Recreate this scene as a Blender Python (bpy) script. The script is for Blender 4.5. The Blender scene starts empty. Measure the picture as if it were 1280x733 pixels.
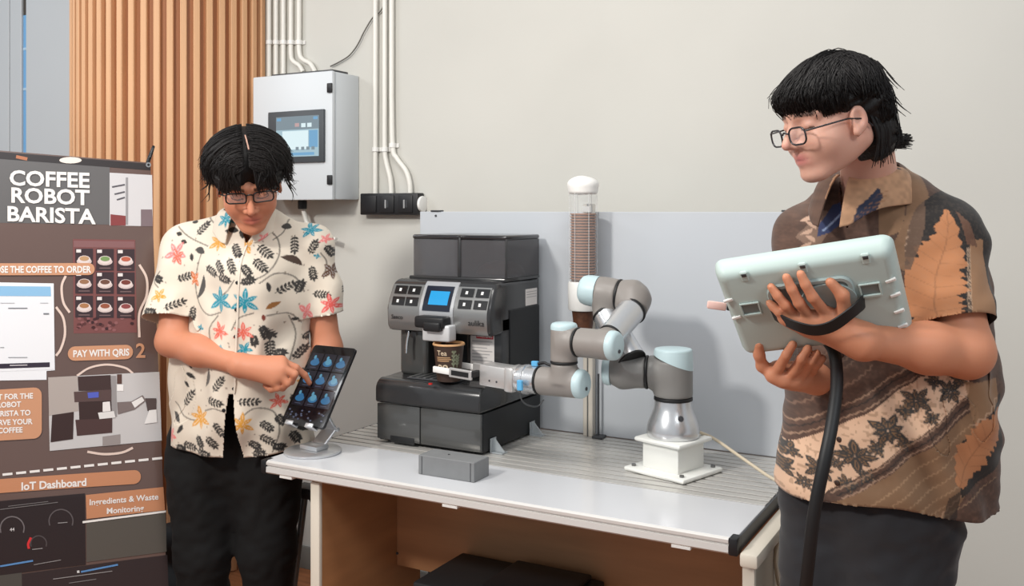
import bpy, bmesh, math, random
import numpy as np
from mathutils import Vector, Matrix

scene = bpy.context.scene
COL = scene.collection
random.seed(7)
rng = np.random.default_rng(11)

# ------------------------------------------------------------------ camera
TH = math.radians(28.8)          # the back wall is turned this far from the picture plane
CT, ST = math.cos(TH), math.sin(TH)
CAM_H, F = 1.45, 1200.0          # lens height, focal length in pixels of the 1280 x 733 frame
CX, HY = 640.0, 262.0            # principal column, horizon row
cam_d = bpy.data.cameras.new('camera')
cam_d.sensor_width = 36.0
cam_d.lens = 36.0 * F / 1280.0
cam_d.shift_y = -(366.5 - HY) / 1280.0
cam_d.clip_start = 0.05
cam = bpy.data.objects.new('camera', cam_d)
cam.location = (0, 0, CAM_H)
cam.rotation_euler = (math.pi / 2, 0, TH)
COL.objects.link(cam)
scene.camera = cam

# ------------------------------------------------------------------ world, lights, exposure
world = bpy.data.worlds.new('room_light')
scene.world = world
world.use_nodes = True
wn = world.node_tree.nodes['Background']
wn.inputs[0].default_value = (0.88, 0.94, 1.0, 1)
wn.inputs[1].default_value = 0.54

def area(name, loc, target, size, power, col=(1, 1, 1)):
    l = bpy.data.lights.new(name, 'AREA')
    l.shape = 'RECTANGLE'; l.size, l.size_y = size
    l.energy = power; l.color = col
    o = bpy.data.objects.new(name, l); COL.objects.link(o)
    o.location = loc
    d = Vector(target) - Vector(loc)
    o.rotation_euler = d.to_track_quat('-Z', 'Y').to_euler()
    return o
area('ceiling_lamp_front', (-2.0, -0.10, 2.62), (-1.6, 2.6, 1.1), (0.30, 0.30), 58, (1.0, 0.965, 0.91))
area('fill_light_left', (-4.0, 0.9, 2.9), (-4.0, 2.8, 1.0), (0.9, 0.6), 26, (0.97, 0.98, 1.0))  # added fill light, brightens the grey panelling at far left; no known fixture
area('ceiling_lamp_middle', (-1.0, 1.3, 2.95), (-1.0, 1.9, 0.5), (1.6, 0.5), 30, (1.0, 0.97, 0.93))
area('ceiling_lamp_side', (1.3, 0.2, 2.75), (0.2, 2.6, 1.2), (1.2, 0.6), 24, (0.93, 0.97, 1.0))
vs = scene.view_settings
vs.view_transform = 'Standard'; vs.look = 'None'; vs.gamma = 1.0
vs.use_curve_mapping = False
vs.exposure = -0.10

# ------------------------------------------------------------------ picture <-> place helpers
def c2w(xc, d, z):
    return Vector((xc * CT - d * ST, xc * ST + d * CT, z))
def P(px, py, d):
    return c2w((px - CX) / F * d, d, CAM_H - (py - HY) / F * d)
def onY(px, py, y):
    r = (px - CX) / F
    return P(px, py, y / (CT + r * ST))
def onX(px, py, x):
    r = (px - CX) / F
    return P(px, py, x / (r * CT - ST))
def onZ(px, py, z):
    return P(px, py, (CAM_H - z) * F / (py - HY))
CR = Vector((CT, ST, 0)); CF = Vector((-ST, CT, 0)); UP = Vector((0, 0, 1))   # right / away / up as the camera stands

# ------------------------------------------------------------------ materials
MATS = {}
def mat(name, col, rough=0.5, metal=0.0, spec=0.5, trans=0.0, ior=1.45, emit=None, es=0.0, noise=None, bump=None,
        coat=0.0, alpha=1.0, sss=0.0, attr=None, sheen=0.0):
    """noise=(scale, amount, stretch) varies the colour, bump=(scale, strength, stretch) the relief"""
    if name in MATS: return MATS[name]
    m = bpy.data.materials.new(name); m.use_nodes = True
    nt = m.node_tree; N = nt.nodes; L = nt.links
    b = N['Principled BSDF']
    c4 = (*col, 1)
    b.inputs['Base Color'].default_value = c4
    b.inputs['Roughness'].default_value = rough
    b.inputs['Metallic'].default_value = metal
    b.inputs['Specular IOR Level'].default_value = spec
    b.inputs['Transmission Weight'].default_value = trans
    b.inputs['IOR'].default_value = ior
    b.inputs['Coat Weight'].default_value = coat
    b.inputs['Alpha'].default_value = alpha
    b.inputs['Sheen Weight'].default_value = sheen
    if sss:
        b.inputs['Subsurface Weight'].default_value = sss
        b.inputs['Subsurface Radius'].default_value = (0.6, 0.25, 0.12)
        b.inputs['Subsurface Scale'].default_value = 0.012
    if emit is not None:
        b.inputs['Emission Color'].default_value = (*emit, 1)
        b.inputs['Emission Strength'].default_value = es
    tc = N.new('ShaderNodeTexCoord')
    def ntex(sc, st, det=4):
        mp = N.new('ShaderNodeMapping'); mp.inputs['Scale'].default_value = st
        L.new(tc.outputs['Object'], mp.inputs[0])
        n = N.new('ShaderNodeTexNoise'); n.inputs['Scale'].default_value = sc; n.inputs['Detail'].default_value = det
        L.new(mp.outputs[0], n.inputs['Vector'])
        return n
    src = None
    if attr:
        a = N.new('ShaderNodeAttribute'); a.attribute_name = attr; src = a.outputs['Color']
    if noise:
        sc, am, st = noise
        n = ntex(sc, st)
        r = N.new('ShaderNodeMapRange'); r.inputs[1].default_value = 0.3; r.inputs[2].default_value = 0.7
        r.inputs[3].default_value = 1 - am; r.inputs[4].default_value = 1 + am
        L.new(n.outputs['Fac'], r.inputs[0])
        mx = N.new('ShaderNodeMix'); mx.data_type = 'RGBA'; mx.blend_type = 'MULTIPLY'
        mx.inputs['Factor'].default_value = 1.0
        if src: L.new(src, mx.inputs[6])
        else: mx.inputs[6].default_value = c4
        cb = N.new('ShaderNodeCombineColor')
        for i in range(3): L.new(r.outputs[0], cb.inputs[i])
        L.new(cb.outputs[0], mx.inputs[7])
        src = mx.outputs[2]
    if src: L.new(src, b.inputs['Base Color'])
    if bump:
        sc, s, st = bump
        n = ntex(sc, st, 5)
        bp = N.new('ShaderNodeBump'); bp.inputs['Strength'].default_value = s; bp.inputs['Distance'].default_value = 0.004
        L.new(n.outputs['Fac'], bp.inputs['Height']); L.new(bp.outputs[0], b.inputs['Normal'])
    MATS[name] = m
    return m

def srgb(r, g, b):
    f = lambda c: (c / 12.92 if c <= 0.04045 else ((c + 0.055) / 1.055) ** 2.4)
    return tuple(f(v / 255.0) for v in (r, g, b))
ONE = (1, 1, 1)

# ------------------------------------------------------------------ object helpers
def tag(o, label=None, cat=None, group=None, kind=None):
    if label: o['label'] = label
    if cat: o['category'] = cat
    if group: o['group'] = group
    if kind: o['kind'] = kind
    return o
def empty(name, loc, label=None, cat=None, group=None, kind=None):
    o = bpy.data.objects.new(name, None); COL.objects.link(o); o.location = loc
    o.empty_display_size = 0.05
    return tag(o, label, cat, group, kind)
def wloc(o):
    v = Vector(o.location)
    while o.parent: o = o.parent; v += Vector(o.location)
    return v

def mesh_obj(name, verts, faces, m, parent=None, smooth=35, origin=None, attrs=None):
    """verts in world coordinates; the object's origin is its parent's, or `origin`"""
    me = bpy.data.meshes.new(name)
    org = wloc(parent) if parent else Vector(origin or (0, 0, 0))
    V = np.asarray(verts, dtype=np.float64).reshape(-1, 3) - np.array(org)
    me.from_pydata(V.tolist() if len(V) < 3000 else V, [], faces)
    if smooth:
        me.polygons.foreach_set('use_smooth', [True] * len(me.polygons))
        if smooth < 180: me.set_sharp_from_angle(angle=math.radians(smooth))
    if attrs:
        for k, v in attrs.items():
            a = me.color_attributes.new(k, 'FLOAT_COLOR', 'POINT')
            a.data.foreach_set('color', np.asarray(v, dtype=np.float32).ravel())
    me.update()
    if m: me.materials.append(m)
    o = bpy.data.objects.new(name, me); COL.objects.link(o)
    if parent: o.parent = parent
    else: o.location = org
    return o

class MB:
    def __init__(s): s.v = []; s.f = []
    def add(s, verts, faces):
        n = len(s.v); s.v += [Vector(q) for q in verts]; s.f += [tuple(i + n for i in f) for f in faces]; return s
    def bm(s, bm, M=None):
        bm.verts.index_update()
        vs_ = [(M @ v.co if M else v.co.copy()) for v in bm.verts]
        s.add(vs_, [[v.index for v in f.verts] for f in bm.faces]); bm.free(); return s
    def box(s, a, b, r=0.0, seg=2, M=None):
        a, b = Vector(a), Vector(b); c = (a + b) / 2; d = b - a
        bm = bmesh.new(); bmesh.ops.create_cube(bm, size=1)
        for v in bm.verts: v.co = Vector((v.co.x * d.x, v.co.y * d.y, v.co.z * d.z))
        if r: bmesh.ops.bevel(bm, geom=list(bm.edges), offset=min(r, 0.49 * min(abs(t) for t in d)), segments=seg, profile=0.5, affect='EDGES')
        for v in bm.verts: v.co += c
        return s.bm(bm, M)
    def cyl(s, p, q, r1, r2=None, n=24, cap=True, bev=0.0):
        """tapered cylinder between two points, optional rounded rims"""
        r2 = r1 if r2 is None else r2
        p, q = Vector(p), Vector(q); L = (q - p).length
        if bev:
            pr = [(0, 0), (r1 - bev, 0), (r1 - bev * .3, bev * .3), (r1, bev), (r2, L - bev), (r2 - bev * .3, L - bev * .3), (r2 - bev, L), (0, L)]
        elif cap: pr = [(0, 0), (r1, 0), (r2, L), (0, L)]
        else: pr = [(r1, 0), (r2, L)]
        return s.lathe(pr, p, q - p, n)
    def lathe(s, prof, org, axis, n=32, xdir=None, ang=2 * math.pi):
        """prof: (radius, distance along the axis)"""
        w = Vector(axis).normalized(); org = Vector(org)
        t = Vector(xdir) if xdir else (Vector((0, 0, 1)) if abs(w.z) < .9 else Vector((1, 0, 0)))
        u = (t - w * t.dot(w)).normalized(); v = w.cross(u)
        rings = []; vs_ = []; fs = []
        for (r, h) in prof:
            if r <= 1e-7: rings.append([len(vs_)]); vs_.append(org + w * h)
            else:
                k = len(vs_); rings.append(list(range(k, k + n)))
                for i in range(n):
                    a = ang * i / n; vs_.append(org + w * h + (u * math.cos(a) + v * math.sin(a)) * r)
        for A, B in zip(rings, rings[1:]):
            for i in range(n):
                j = (i + 1) % n
                if len(A) == 1 and len(B) == 1: continue
                if len(A) == 1: fs.append((A[0], B[j], B[i]))
                elif len(B) == 1: fs.append((A[i], A[j], B[0]))
                else: fs.append((A[i], A[j], B[j], B[i]))
        return s.add(vs_, fs)
    def tube(s, pts, r, n=10, closed=False, flat=None):
        """round tube (or flat band, flat=(half width vec dir, w, t)) along a path; r may be a list"""
        pts = [Vector(p) for p in pts]; N = len(pts)
        rs = r if isinstance(r, (list, tuple)) else [r] * N
        vs_ = []; fs = []
        prev = None
        for i, p in enumerate(pts):
            d = (pts[min(i + 1, N - 1)] - pts[max(i - 1, 0)]).normalized()
            if prev is None:
                t = Vector((0, 0, 1)) if abs(d.z) < .9 else Vector((1, 0, 0)); u = (t - d * t.dot(d)).normalized()
            else: u = (prev - d * prev.dot(d)).normalized()
            prev = u; v = d.cross(u)
            for k in range(n):
                a = 2 * math.pi * k / n; vs_.append(p + (u * math.cos(a) + v * math.sin(a)) * rs[i])
        for i in range(N - 1):
            for k in range(n):
                j = (k + 1) % n
                fs.append((i * n + k, i * n + j, (i + 1) * n + j, (i + 1) * n + k))
        fs.append(tuple(range(n))[::-1]); fs.append(tuple(range((N - 1) * n, N * n)))
        return s.add(vs_, fs)
    def prism(s, poly, thick, M=None):
        """poly: 2-D outline (x, y) extruded along z from 0 to thick, transformed by M"""
        n = len(poly)
        vs_ = [Vector((x, y, 0)) for x, y in poly] + [Vector((x, y, thick)) for x, y in poly]
        fs = [tuple(range(n))[::-1], tuple(range(n, 2 * n))] + [(i, (i + 1) % n, n + (i + 1) % n, n + i) for i in range(n)]
        if M: vs_ = [M @ v for v in vs_]
        return s.add(vs_, fs)
    def build(s, name, m, parent=None, smooth=35, origin=None):
        return mesh_obj(name, [tuple(v) for v in s.v], s.f, m, parent, smooth, origin)

def spline(pts, n=8):
    """Catmull-Rom through the points"""
    pts = [Vector(p) for p in pts]; out = []
    Q = [pts[0] * 2 - pts[1]] + pts + [pts[-1] * 2 - pts[-2]]
    for i in range(1, len(Q) - 2):
        a, b, c, d = Q[i - 1], Q[i], Q[i + 1], Q[i + 2]
        for k in range(n):
            t = k / n
            out.append(0.5 * ((2 * b) + (c - a) * t + (2 * a - 5 * b + 4 * c - d) * t * t + (3 * b - a - 3 * c + d) * t ** 3))
    out.append(pts[-1]); return out

def frame(o, x, y):
    """matrix with origin o, x axis, y axis made square to it"""
    x = Vector(x).normalized(); y = Vector(y); y = (y - x * y.dot(x)).normalized(); z = x.cross(y)
    M = Matrix.Identity(4)
    for i in range(3): M[i][0] = x[i]; M[i][1] = y[i]; M[i][2] = z[i]; M[i][3] = o[i]
    return M

_tc = {}
def text2d(body, bold=0.012, align='CENTER', spacing=1.0):
    """filled lettering as 2-D triangles, cap height about 0.7 per unit size"""
    key = (body, bold, align, spacing)
    if key in _tc: return _tc[key]
    cu = bpy.data.curves.new('lettering', 'FONT'); cu.body = body; cu.size = 1.0; cu.offset = bold
    cu.align_x = align; cu.resolution_u = 3; cu.space_character = spacing
    o = bpy.data.objects.new('lettering', cu); COL.objects.link(o)
    dg = bpy.context.evaluated_depsgraph_get()
    me = bpy.data.meshes.new_from_object(o.evaluated_get(dg))
    v = [(q.co.x, q.co.y) for q in me.vertices]; f = [tuple(p.vertices) for p in me.polygons]
    bpy.data.objects.remove(o); bpy.data.meshes.remove(me); bpy.data.curves.remove(cu)
    _tc[key] = (v, f)
    return v, f
def text_on(mb, body, fn, size=1.0, ox=0, oy=0, **kw):
    v, f = text2d(body, **kw)
    mb.add([fn(ox + x * size, oy + y * size) for x, y in v], f)
    return mb
def rrect(w, h, r, n=4):
    o = []
    for cx, cy, a0 in ((w / 2 - r, h / 2 - r, 0), (-w / 2 + r, h / 2 - r, 90), (-w / 2 + r, -h / 2 + r, 180), (w / 2 - r, -h / 2 + r, 270)):
        for k in range(n + 1):
            a = math.radians(a0 + 90 * k / n); o.append((cx + r * math.cos(a), cy + r * math.sin(a)))
    return o
def copy_tree(o, parent=None):
    c = o.copy(); COL.objects.link(c)
    if parent: c.parent = parent
    for ch in list(o.children): copy_tree(ch, c)
    return c
# ------------------------------------------------------------------ smooth solids: distance fields turned into meshes
def _a(v): return np.array(v, dtype=np.float32)
class Field:
    """union of soft primitives; each is (function, low corner, high corner, blend, sign)"""
    def __init__(s): s.p = []; s.warp = None
    def cone(s, a, b, r1, r2=None, k=0.02, sub=False, flat=None):
        """tapered capsule; flat=(dir, f): squeezed by f along dir"""
        a, b = _a(a), _a(b); r2 = r1 if r2 is None else r2; ba = b - a; L2 = float(ba @ ba) + 1e-12
        fd = None
        if flat is not None: fd = _a(Vector(flat[0]).normalized()); ff = flat[1]
        def fn(X, Y, Z):
            x, y, z = X - a[0], Y - a[1], Z - a[2]
            h = np.clip((x * ba[0] + y * ba[1] + z * ba[2]) / L2, 0, 1)
            x = x - ba[0] * h; y = y - ba[1] * h; z = z - ba[2] * h
            if fd is not None:
                t = (x * fd[0] + y * fd[1] + z * fd[2]) * (1 / ff - 1)
                x = x + fd[0] * t; y = y + fd[1] * t; z = z + fd[2] * t
            return np.sqrt(x * x + y * y + z * z) - (r1 + (r2 - r1) * h)
        R = max(r1, r2) * (max(1, flat[1]) if flat is not None else 1)
        s.p.append((fn, np.minimum(a, b) - R, np.maximum(a, b) + R, k, sub)); return s
    def ell(s, c, r, k=0.02, M=None, sub=False):
        c = _a(c); r = _a(r); R = np.array(M.to_3x3() if M else Matrix.Identity(3), dtype=np.float32)
        def fn(X, Y, Z):
            x, y, z = X - c[0], Y - c[1], Z - c[2]
            u = [(x * R[0, i] + y * R[1, i] + z * R[2, i]) / r[i] for i in range(3)]
            k0 = np.sqrt(u[0] ** 2 + u[1] ** 2 + u[2] ** 2) + 1e-6
            k1 = np.sqrt(sum((u[i] / r[i]) ** 2 for i in range(3))) + 1e-6
            return k0 * (k0 - 1) / k1
        e = np.sqrt(((R * r) ** 2).sum(1))
        s.p.append((fn, c - e, c + e, k, sub)); return s
    def cyl(s, a, b, r, rd=0.006, k=0.008, sub=False):
        """flat-ended cylinder with rounded rims"""
        a, b = _a(a), _a(b); ba = b - a; L = float(np.sqrt(ba @ ba)); ax = ba / L; c = (a + b) / 2
        def fn(X, Y, Z):
            x, y, z = X - c[0], Y - c[1], Z - c[2]
            t = x * ax[0] + y * ax[1] + z * ax[2]
            q = np.sqrt(np.maximum(x * x + y * y + z * z - t * t, 0)) - (r - rd)
            t = np.abs(t) - (L / 2 - rd)
            return np.minimum(np.maximum(q, t), 0) + np.sqrt(np.maximum(q, 0) ** 2 + np.maximum(t, 0) ** 2) - rd
        e = np.abs(ba) / 2 + r
        s.p.append((fn, c - e, c + e, k, sub)); return s
    def plane(s, o, n, k=0.004):
        """cut away everything on the side n points to"""
        o = _a(o); n = _a(Vector(n).normalized())
        def fn(X, Y, Z): return -((X - o[0]) * n[0] + (Y - o[1]) * n[1] + (Z - o[2]) * n[2])
        s.p.append((fn, None, None, k, True)); return s
    def bounds(s):
        lo = np.min([q[1] for q in s.p if not q[4]], axis=0); hi = np.max([q[2] for q in s.p if not q[4]], axis=0)
        return lo, hi
    def eval(s, V):
        X, Y, Z_ = (V[:, i].astype(np.float32) for i in range(3)); e = np.full(len(V), 1.0, np.float32)
        for fn, a, b, k, sub in s.p:
            d = fn(X, Y, Z_)
            if sub: d = -d; e = np.maximum(e, d) + np.maximum(k - np.abs(e - d), 0) ** 2 / (4 * k)
            else: e = np.minimum(e, d) - np.maximum(k - np.abs(e - d), 0) ** 2 / (4 * k)
        return e
    def mesh(s, h, lo=None, hi=None, margin=0.045):
        if lo is None:
            lo, hi = s.bounds(); lo = lo - 3 * h; hi = hi + 3 * h
        lo = np.asarray(lo, dtype=np.float32); hi = np.asarray(hi, dtype=np.float32)
        n = np.ceil((hi - lo) / h).astype(int) + 1
        ax = [lo[i] + h * np.arange(n[i], dtype=np.float32) for i in range(3)]
        D = np.full(n, 1.0, dtype=np.float32)
        for fn, a, b, k, sub in s.p:
            if a is None: sl = (slice(None),) * 3
            else:
                m = max(margin, k)
                i0 = np.clip(np.floor((a - m - lo) / h).astype(int), 0, n); i1 = np.clip(np.ceil((b + m - lo) / h).astype(int) + 1, 0, n)
                if np.any(i1 <= i0): continue
                sl = tuple(slice(i0[i], i1[i]) for i in range(3))
            X = ax[0][sl[0]][:, None, None]; Y = ax[1][sl[1]][None, :, None]; Z = ax[2][sl[2]][None, None, :]
            d = fn(X, Y, Z); e = D[sl]
            if sub: d = -d; D[sl] = np.maximum(e, d) + np.maximum(k - np.abs(e - d), 0) ** 2 / (4 * k)
            else: D[sl] = np.minimum(e, d) - np.maximum(k - np.abs(e - d), 0) ** 2 / (4 * k)
        return nets(D, lo, h)
def nets(D, lo, h):
    """naive surface nets"""
    nx, ny, nz = D.shape; S = D < 0
    c = S[:-1, :-1, :-1].astype(np.int8)
    cnt = np.zeros((nx - 1, ny - 1, nz - 1), np.int8)
    for i in (0, 1):
        for j in (0, 1):
            for k in (0, 1): cnt += S[i:nx - 1 + i, j:ny - 1 + j, k:nz - 1 + k]
    act = (cnt > 0) & (cnt < 8)
    I = np.argwhere(act); idx = np.full(act.shape, -1, np.int64); idx[act] = np.arange(len(I))
    acc = np.zeros((len(I), 3), np.float32); w = np.zeros(len(I), np.float32)
    cr = [(i, j, k) for i in (0, 1) for j in (0, 1) for k in (0, 1)]
    val = {q: D[I[:, 0] + q[0], I[:, 1] + q[1], I[:, 2] + q[2]] for q in cr}
    for p in cr:
        for a in range(3):
            if p[a]: continue
            q = list(p); q[a] = 1; q = tuple(q)
            A, B = val[p], val[q]; m = (A < 0) != (B < 0)
            t = np.where(m, A / np.where(m, A - B, 1), 0)
            pt = np.tile(np.array(p, np.float32), (len(I), 1)); pt[:, a] = t
            acc[m] += pt[m]; w[m] += 1
    V = lo + h * (I + acc / np.maximum(w, 1)[:, None])
    Fs = []
    for a in range(3):
        b, cc = (a + 1) % 3, (a + 2) % 3
        s0 = [slice(None)] * 3; s1 = [slice(None)] * 3
        s0[a] = slice(0, -1); s1[a] = slice(1, None)
        A, B = S[tuple(s0)], S[tuple(s1)]
        E = np.argwhere(A != B)
        E = E[(E[:, b] > 0) & (E[:, cc] > 0) & (E[:, b] < D.shape[b] - 1) & (E[:, cc] < D.shape[cc] - 1)]
        if not len(E): continue
        flip = ~A[E[:, 0], E[:, 1], E[:, 2]]
        o = []
        for db, dc in ((0, 0), (1, 0), (1, 1), (0, 1)):
            q = E.copy(); q[:, b] -= 1 - db; q[:, cc] -= 1 - dc
            o.append(idx[q[:, 0], q[:, 1], q[:, 2]])
        o = np.stack(o, 1); o[flip] = o[flip][:, ::-1]
        Fs.append(o)
    Fc = np.concatenate(Fs) if Fs else np.zeros((0, 4), int)
    return V.astype(np.float64), Fc
def relax(V, Fc, it=2, lam=0.5):
    n = len(V)
    e = np.concatenate([Fc[:, [0, 1]], Fc[:, [1, 2]], Fc[:, [2, 3]], Fc[:, [3, 0]]])
    e = np.concatenate([e, e[:, ::-1]])
    deg = np.bincount(e[:, 0], minlength=n).astype(float)
    for _ in range(it):
        s = np.stack([np.bincount(e[:, 0], weights=V[e[:, 1], i], minlength=n) for i in range(3)], 1)
        V = V + lam * (s / np.maximum(deg, 1)[:, None] - V)
    return V
def vnormals(V, Fc):
    fn = np.cross(V[Fc[:, 2]] - V[Fc[:, 0]], V[Fc[:, 3]] - V[Fc[:, 1]])
    n = np.zeros_like(V)
    for i in range(4):
        for c in range(3): n[:, c] += np.bincount(Fc[:, i], weights=fn[:, c], minlength=len(V))
    return n / (np.linalg.norm(n, axis=1, keepdims=True) + 1e-12)
def quad_obj(name, V, Fc, m, parent=None, origin=None, attrs=None):
    """fast path for big quad meshes"""
    org = np.array(wloc(parent) if parent else (origin or (0, 0, 0)))
    me = bpy.data.meshes.new(name)
    me.vertices.add(len(V)); me.vertices.foreach_set('co', (V - org).astype(np.float32).ravel())
    me.loops.add(Fc.size); me.loops.foreach_set('vertex_index', Fc.astype(np.int32).ravel())
    me.polygons.add(len(Fc)); me.polygons.foreach_set('loop_start', np.arange(0, Fc.size, 4, dtype=np.int32))
    me.update(calc_edges=True); me.validate()
    me.polygons.foreach_set('use_smooth', [True] * len(me.polygons))
    if attrs:
        for k, v in attrs.items():
            a = me.color_attributes.new(k, 'FLOAT_COLOR', 'POINT')
            a.data.foreach_set('color', np.asarray(v, dtype=np.float32).ravel())
    if m: me.materials.append(m)
    o = bpy.data.objects.new(name, me); COL.objects.link(o)
    if parent: o.parent = parent
    else: o.location = org
    return o
def field_obj(name, fld, h, m, parent=None, it=1):
    V, Fc = fld.mesh(h); V = relax(V, Fc, it)
    return quad_obj(name, V, Fc, m, parent)
# ------------------------------------------------------------------ the room
WY = 3.0                          # back wall
m_wall = mat('plaster', srgb(198, 196, 189), 0.9, noise=(1.6, 0.035, ONE), bump=(60, 0.06, ONE))
m_floor = mat('floor_wood', srgb(150, 96, 62), 0.5, noise=(5, 0.25, (1, 8, 1)))
o = MB().box((-6.5, -2.0, -0.1), (3.5, 3.1, 0)).build('floor', m_floor, smooth=0); tag(o, kind='structure')
o = MB().box((-6.5, WY, 0), (3.5, WY + 0.1, 3.2)).build('wall_back', m_wall, smooth=0); tag(o, kind='structure')
o = MB().box((-6.5, WY - 0.012, 0), (3.5, WY, 0.09), 0.003).build('baseboard_back', mat('skirting', srgb(120, 118, 112), 0.6), smooth=30); tag(o, kind='structure')

# round column clad with upright wooden slats
m_slat = mat('slat_wood', srgb(212, 164, 122), 0.55, noise=(3.0, 0.10, (14, 14, 0.6)), bump=(40, 0.05, (6, 6, .3)))
m_backwood = mat('slat_backing_wood', srgb(160, 104, 66), 0.6, noise=(3.0, 0.10, (14, 14, 0.6)))
cc = c2w(-1.428, 4.16, 0); CRAD = 0.445
colm = MB().cyl(cc, cc + Vector((0, 0, 3.2)), CRAD - 0.022, n=72).build('wood_slat_column', m_backwood, smooth=20, origin=cc)
tag(colm, 'round column clad with upright warm wooden slats beside the grey control cabinet', kind='structure')
pitch = 0.0495; ns = int(2 * math.pi * CRAD / pitch)
sm = None
for i in range(ns):
    a = 2 * math.pi * (i + .5) / ns
    if math.sin(a) > 0.25: continue                     # inside the wall
    if sm is None:
        b = MB().box((-0.03, -0.0125, 0), (0.0, 0.0125, 3.2), 0.003, 1)
        so = b.build('slat', m_slat, None, smooth=30); sm = so.data
    else:
        so = bpy.data.objects.new('slat', sm); COL.objects.link(so)
    so.parent = colm
    so.location = (CRAD * math.cos(a), CRAD * math.sin(a), 0); so.rotation_euler = (0, 0, a)

# pale grey panelling left of the column, a blue strip in its joint
m_panel = mat('grey_panel', srgb(190, 194, 196), 0.5, noise=(1.2, 0.03, ONE))
wl = empty('wall_left', (-4.6, WY, 0), kind='structure')
xa = onY(11.5, 100, WY - .02).x; xb = onY(26.3, 100, WY - .02).x; xc_ = onY(32.2, 100, WY - .02).x
for x0, x1 in ((-6.4, xa - .004), (xa + .004, xb), (xc_, cc.x - .2)):
    MB().box((x0, WY - 0.02, 0.0), (x1, WY - .001, 3.2), 0.003, 1).build('panel', m_panel, wl, smooth=30)
MB().box((xb + .001, WY - 0.008, 0.0), (xc_ - .001, WY - .001, onY(29, 20, WY).z)).build('joint_strip', mat('blue_strip', srgb(116, 170, 214), 0.35), wl)
MB().box((xb + .001, WY - 0.008, onY(29, 20, WY).z), (xc_ - .001, WY - .001, 3.2)).build('joint_strip', mat('dark_strip', srgb(70, 64, 58), 0.5), wl)
for py in (62, 112):
    z = onY(29, py, WY).z
    MB().box((xb + .001, WY - 0.010, z - .006), (xc_ - .001, WY - .002, z + .006)).build('joint_clip', mat('pale_strip', srgb(170, 200, 222), 0.4), wl)

# ------------------------------------------------------------------ wall cabinet with touch screen
m_cab = mat('cabinet_paint', srgb(205, 209, 212), 0.45)
m_blk = mat('black_plastic', srgb(26, 26, 28), 0.45)
m_dark = mat('dark_grey_metal', srgb(62, 63, 66), 0.45)
m_white = mat('white_plastic', srgb(232, 230, 226), 0.4)
m_pvc = mat('conduit_pvc', srgb(226, 223, 215), 0.45)
bx1 = onY(449, 170, WY).x; pf = onX(415, 170, bx1); by0 = pf.y
bx0 = onY(316, 170, by0).x; bz1 = onY(415, 88, by0).z; bz0 = onY(414, 250, by0).z
cab = empty('control_cabinet', (bx0, WY, bz0), 'light grey steel control cabinet with touch screen mounted on the wall', 'cabinet')
MB().box((bx0 + .003, by0 + .022, bz0 + .002), (bx1, WY - .001, bz1 - .002), 0.004).build('body', m_cab, cab)
MB().box((bx0, by0, bz0), (bx1 + .001, by0 + .020, bz1), 0.005).build('door', m_cab, cab)
MB().box((bx0 + .06, by0 + .04, bz1), (bx1 - .03, WY - .03, bz1 + .012), 0.003).build('gland_plate', m_dark, cab)
for py in (110, 225):
    q = onY(413, py, by0)
    MB().box((q.x - .012, by0 - .008, q.z - .018), (q.x + .012, by0 - .0005, q.z + .018), 0.003).build('hinge', m_blk, cab)
a, b = onY(337.5, 141, by0), onY(407, 202.5, by0)
scr = empty('display', cab.location, None); scr.parent = cab; scr.location = (0, 0, 0)
bz_ = MB(); w_ = .017
bz_.box((a.x, by0 - .012, b.z), (b.x, by0 - .0005, a.z), 0.003)
bez = bz_.build('screen_bezel', mat('bezel_grey', srgb(66, 70, 74), 0.5), cab)
bpy.data.objects.remove(scr)
sa, sb = onY(345.5, 147, by0 - .012), onY(398.5, 195, by0 - .012)
m_scr = mat('lit_screen', (0.02, 0.02, 0.03), 0.2, emit=srgb(176, 206, 216), es=0.9)
so = MB().box((sa.x, by0 - .0132, sb.z), (sb.x, by0 - .0121, sa.z)).build('screen', m_scr, bez, smooth=0)
def scrn(x0, y0, x1, y1, m, nm='screen_tile', dy=.0137):
    W, H = sb.x - sa.x, sa.z - sb.z
    MB().box((sa.x + W * x0, by0 - dy, sa.z - H * y1), (sa.x + W * x1, by0 - .0131, sa.z - H * y0)).build(nm, m, bez, smooth=0)
m_s1 = mat('screen_grey', (.02, .02, .02), 0.3, emit=srgb(140, 158, 168), es=0.8)
m_s2 = mat('screen_white', (.02, .02, .02), 0.3, emit=srgb(226, 246, 250), es=1.0)
m_s3 = mat('screen_blue', (.02, .02, .02), 0.3, emit=srgb(120, 176, 216), es=0.9)
scrn(0.0, 0.0, 1.0, .33, m_s1); scrn(.15, .36, .76, .82, m_s2); scrn(.78, .36, .98, .78, m_s3)
for x in (.02, .88): scrn(x, .03, x + .1, .10, m_s3, dy=.0141)
for x in (.60, .74): scrn(x, .18, x + .1, .28, m_s2, dy=.0141)
scrn(.45, .17, .55, .26, mat('screen_rose', (.02, .02, .02), 0.3, emit=srgb(205, 170, 170), es=.9), dy=.0141)
for x in (.47, .60, .72, .84): scrn(x, .76, x + .07, .84, m_s1, dy=.0143)
scrn(.1, .9, .9, .97, m_s3)
# outlet under the cabinet
g = onY(378, 254, by0 + .09)
MB().cyl((g.x, by0 + .09, bz0 + .001), (g.x, by0 + .09, bz0 - .035), .018, bev=.004).build('cable_gland', m_blk, cab)

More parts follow.
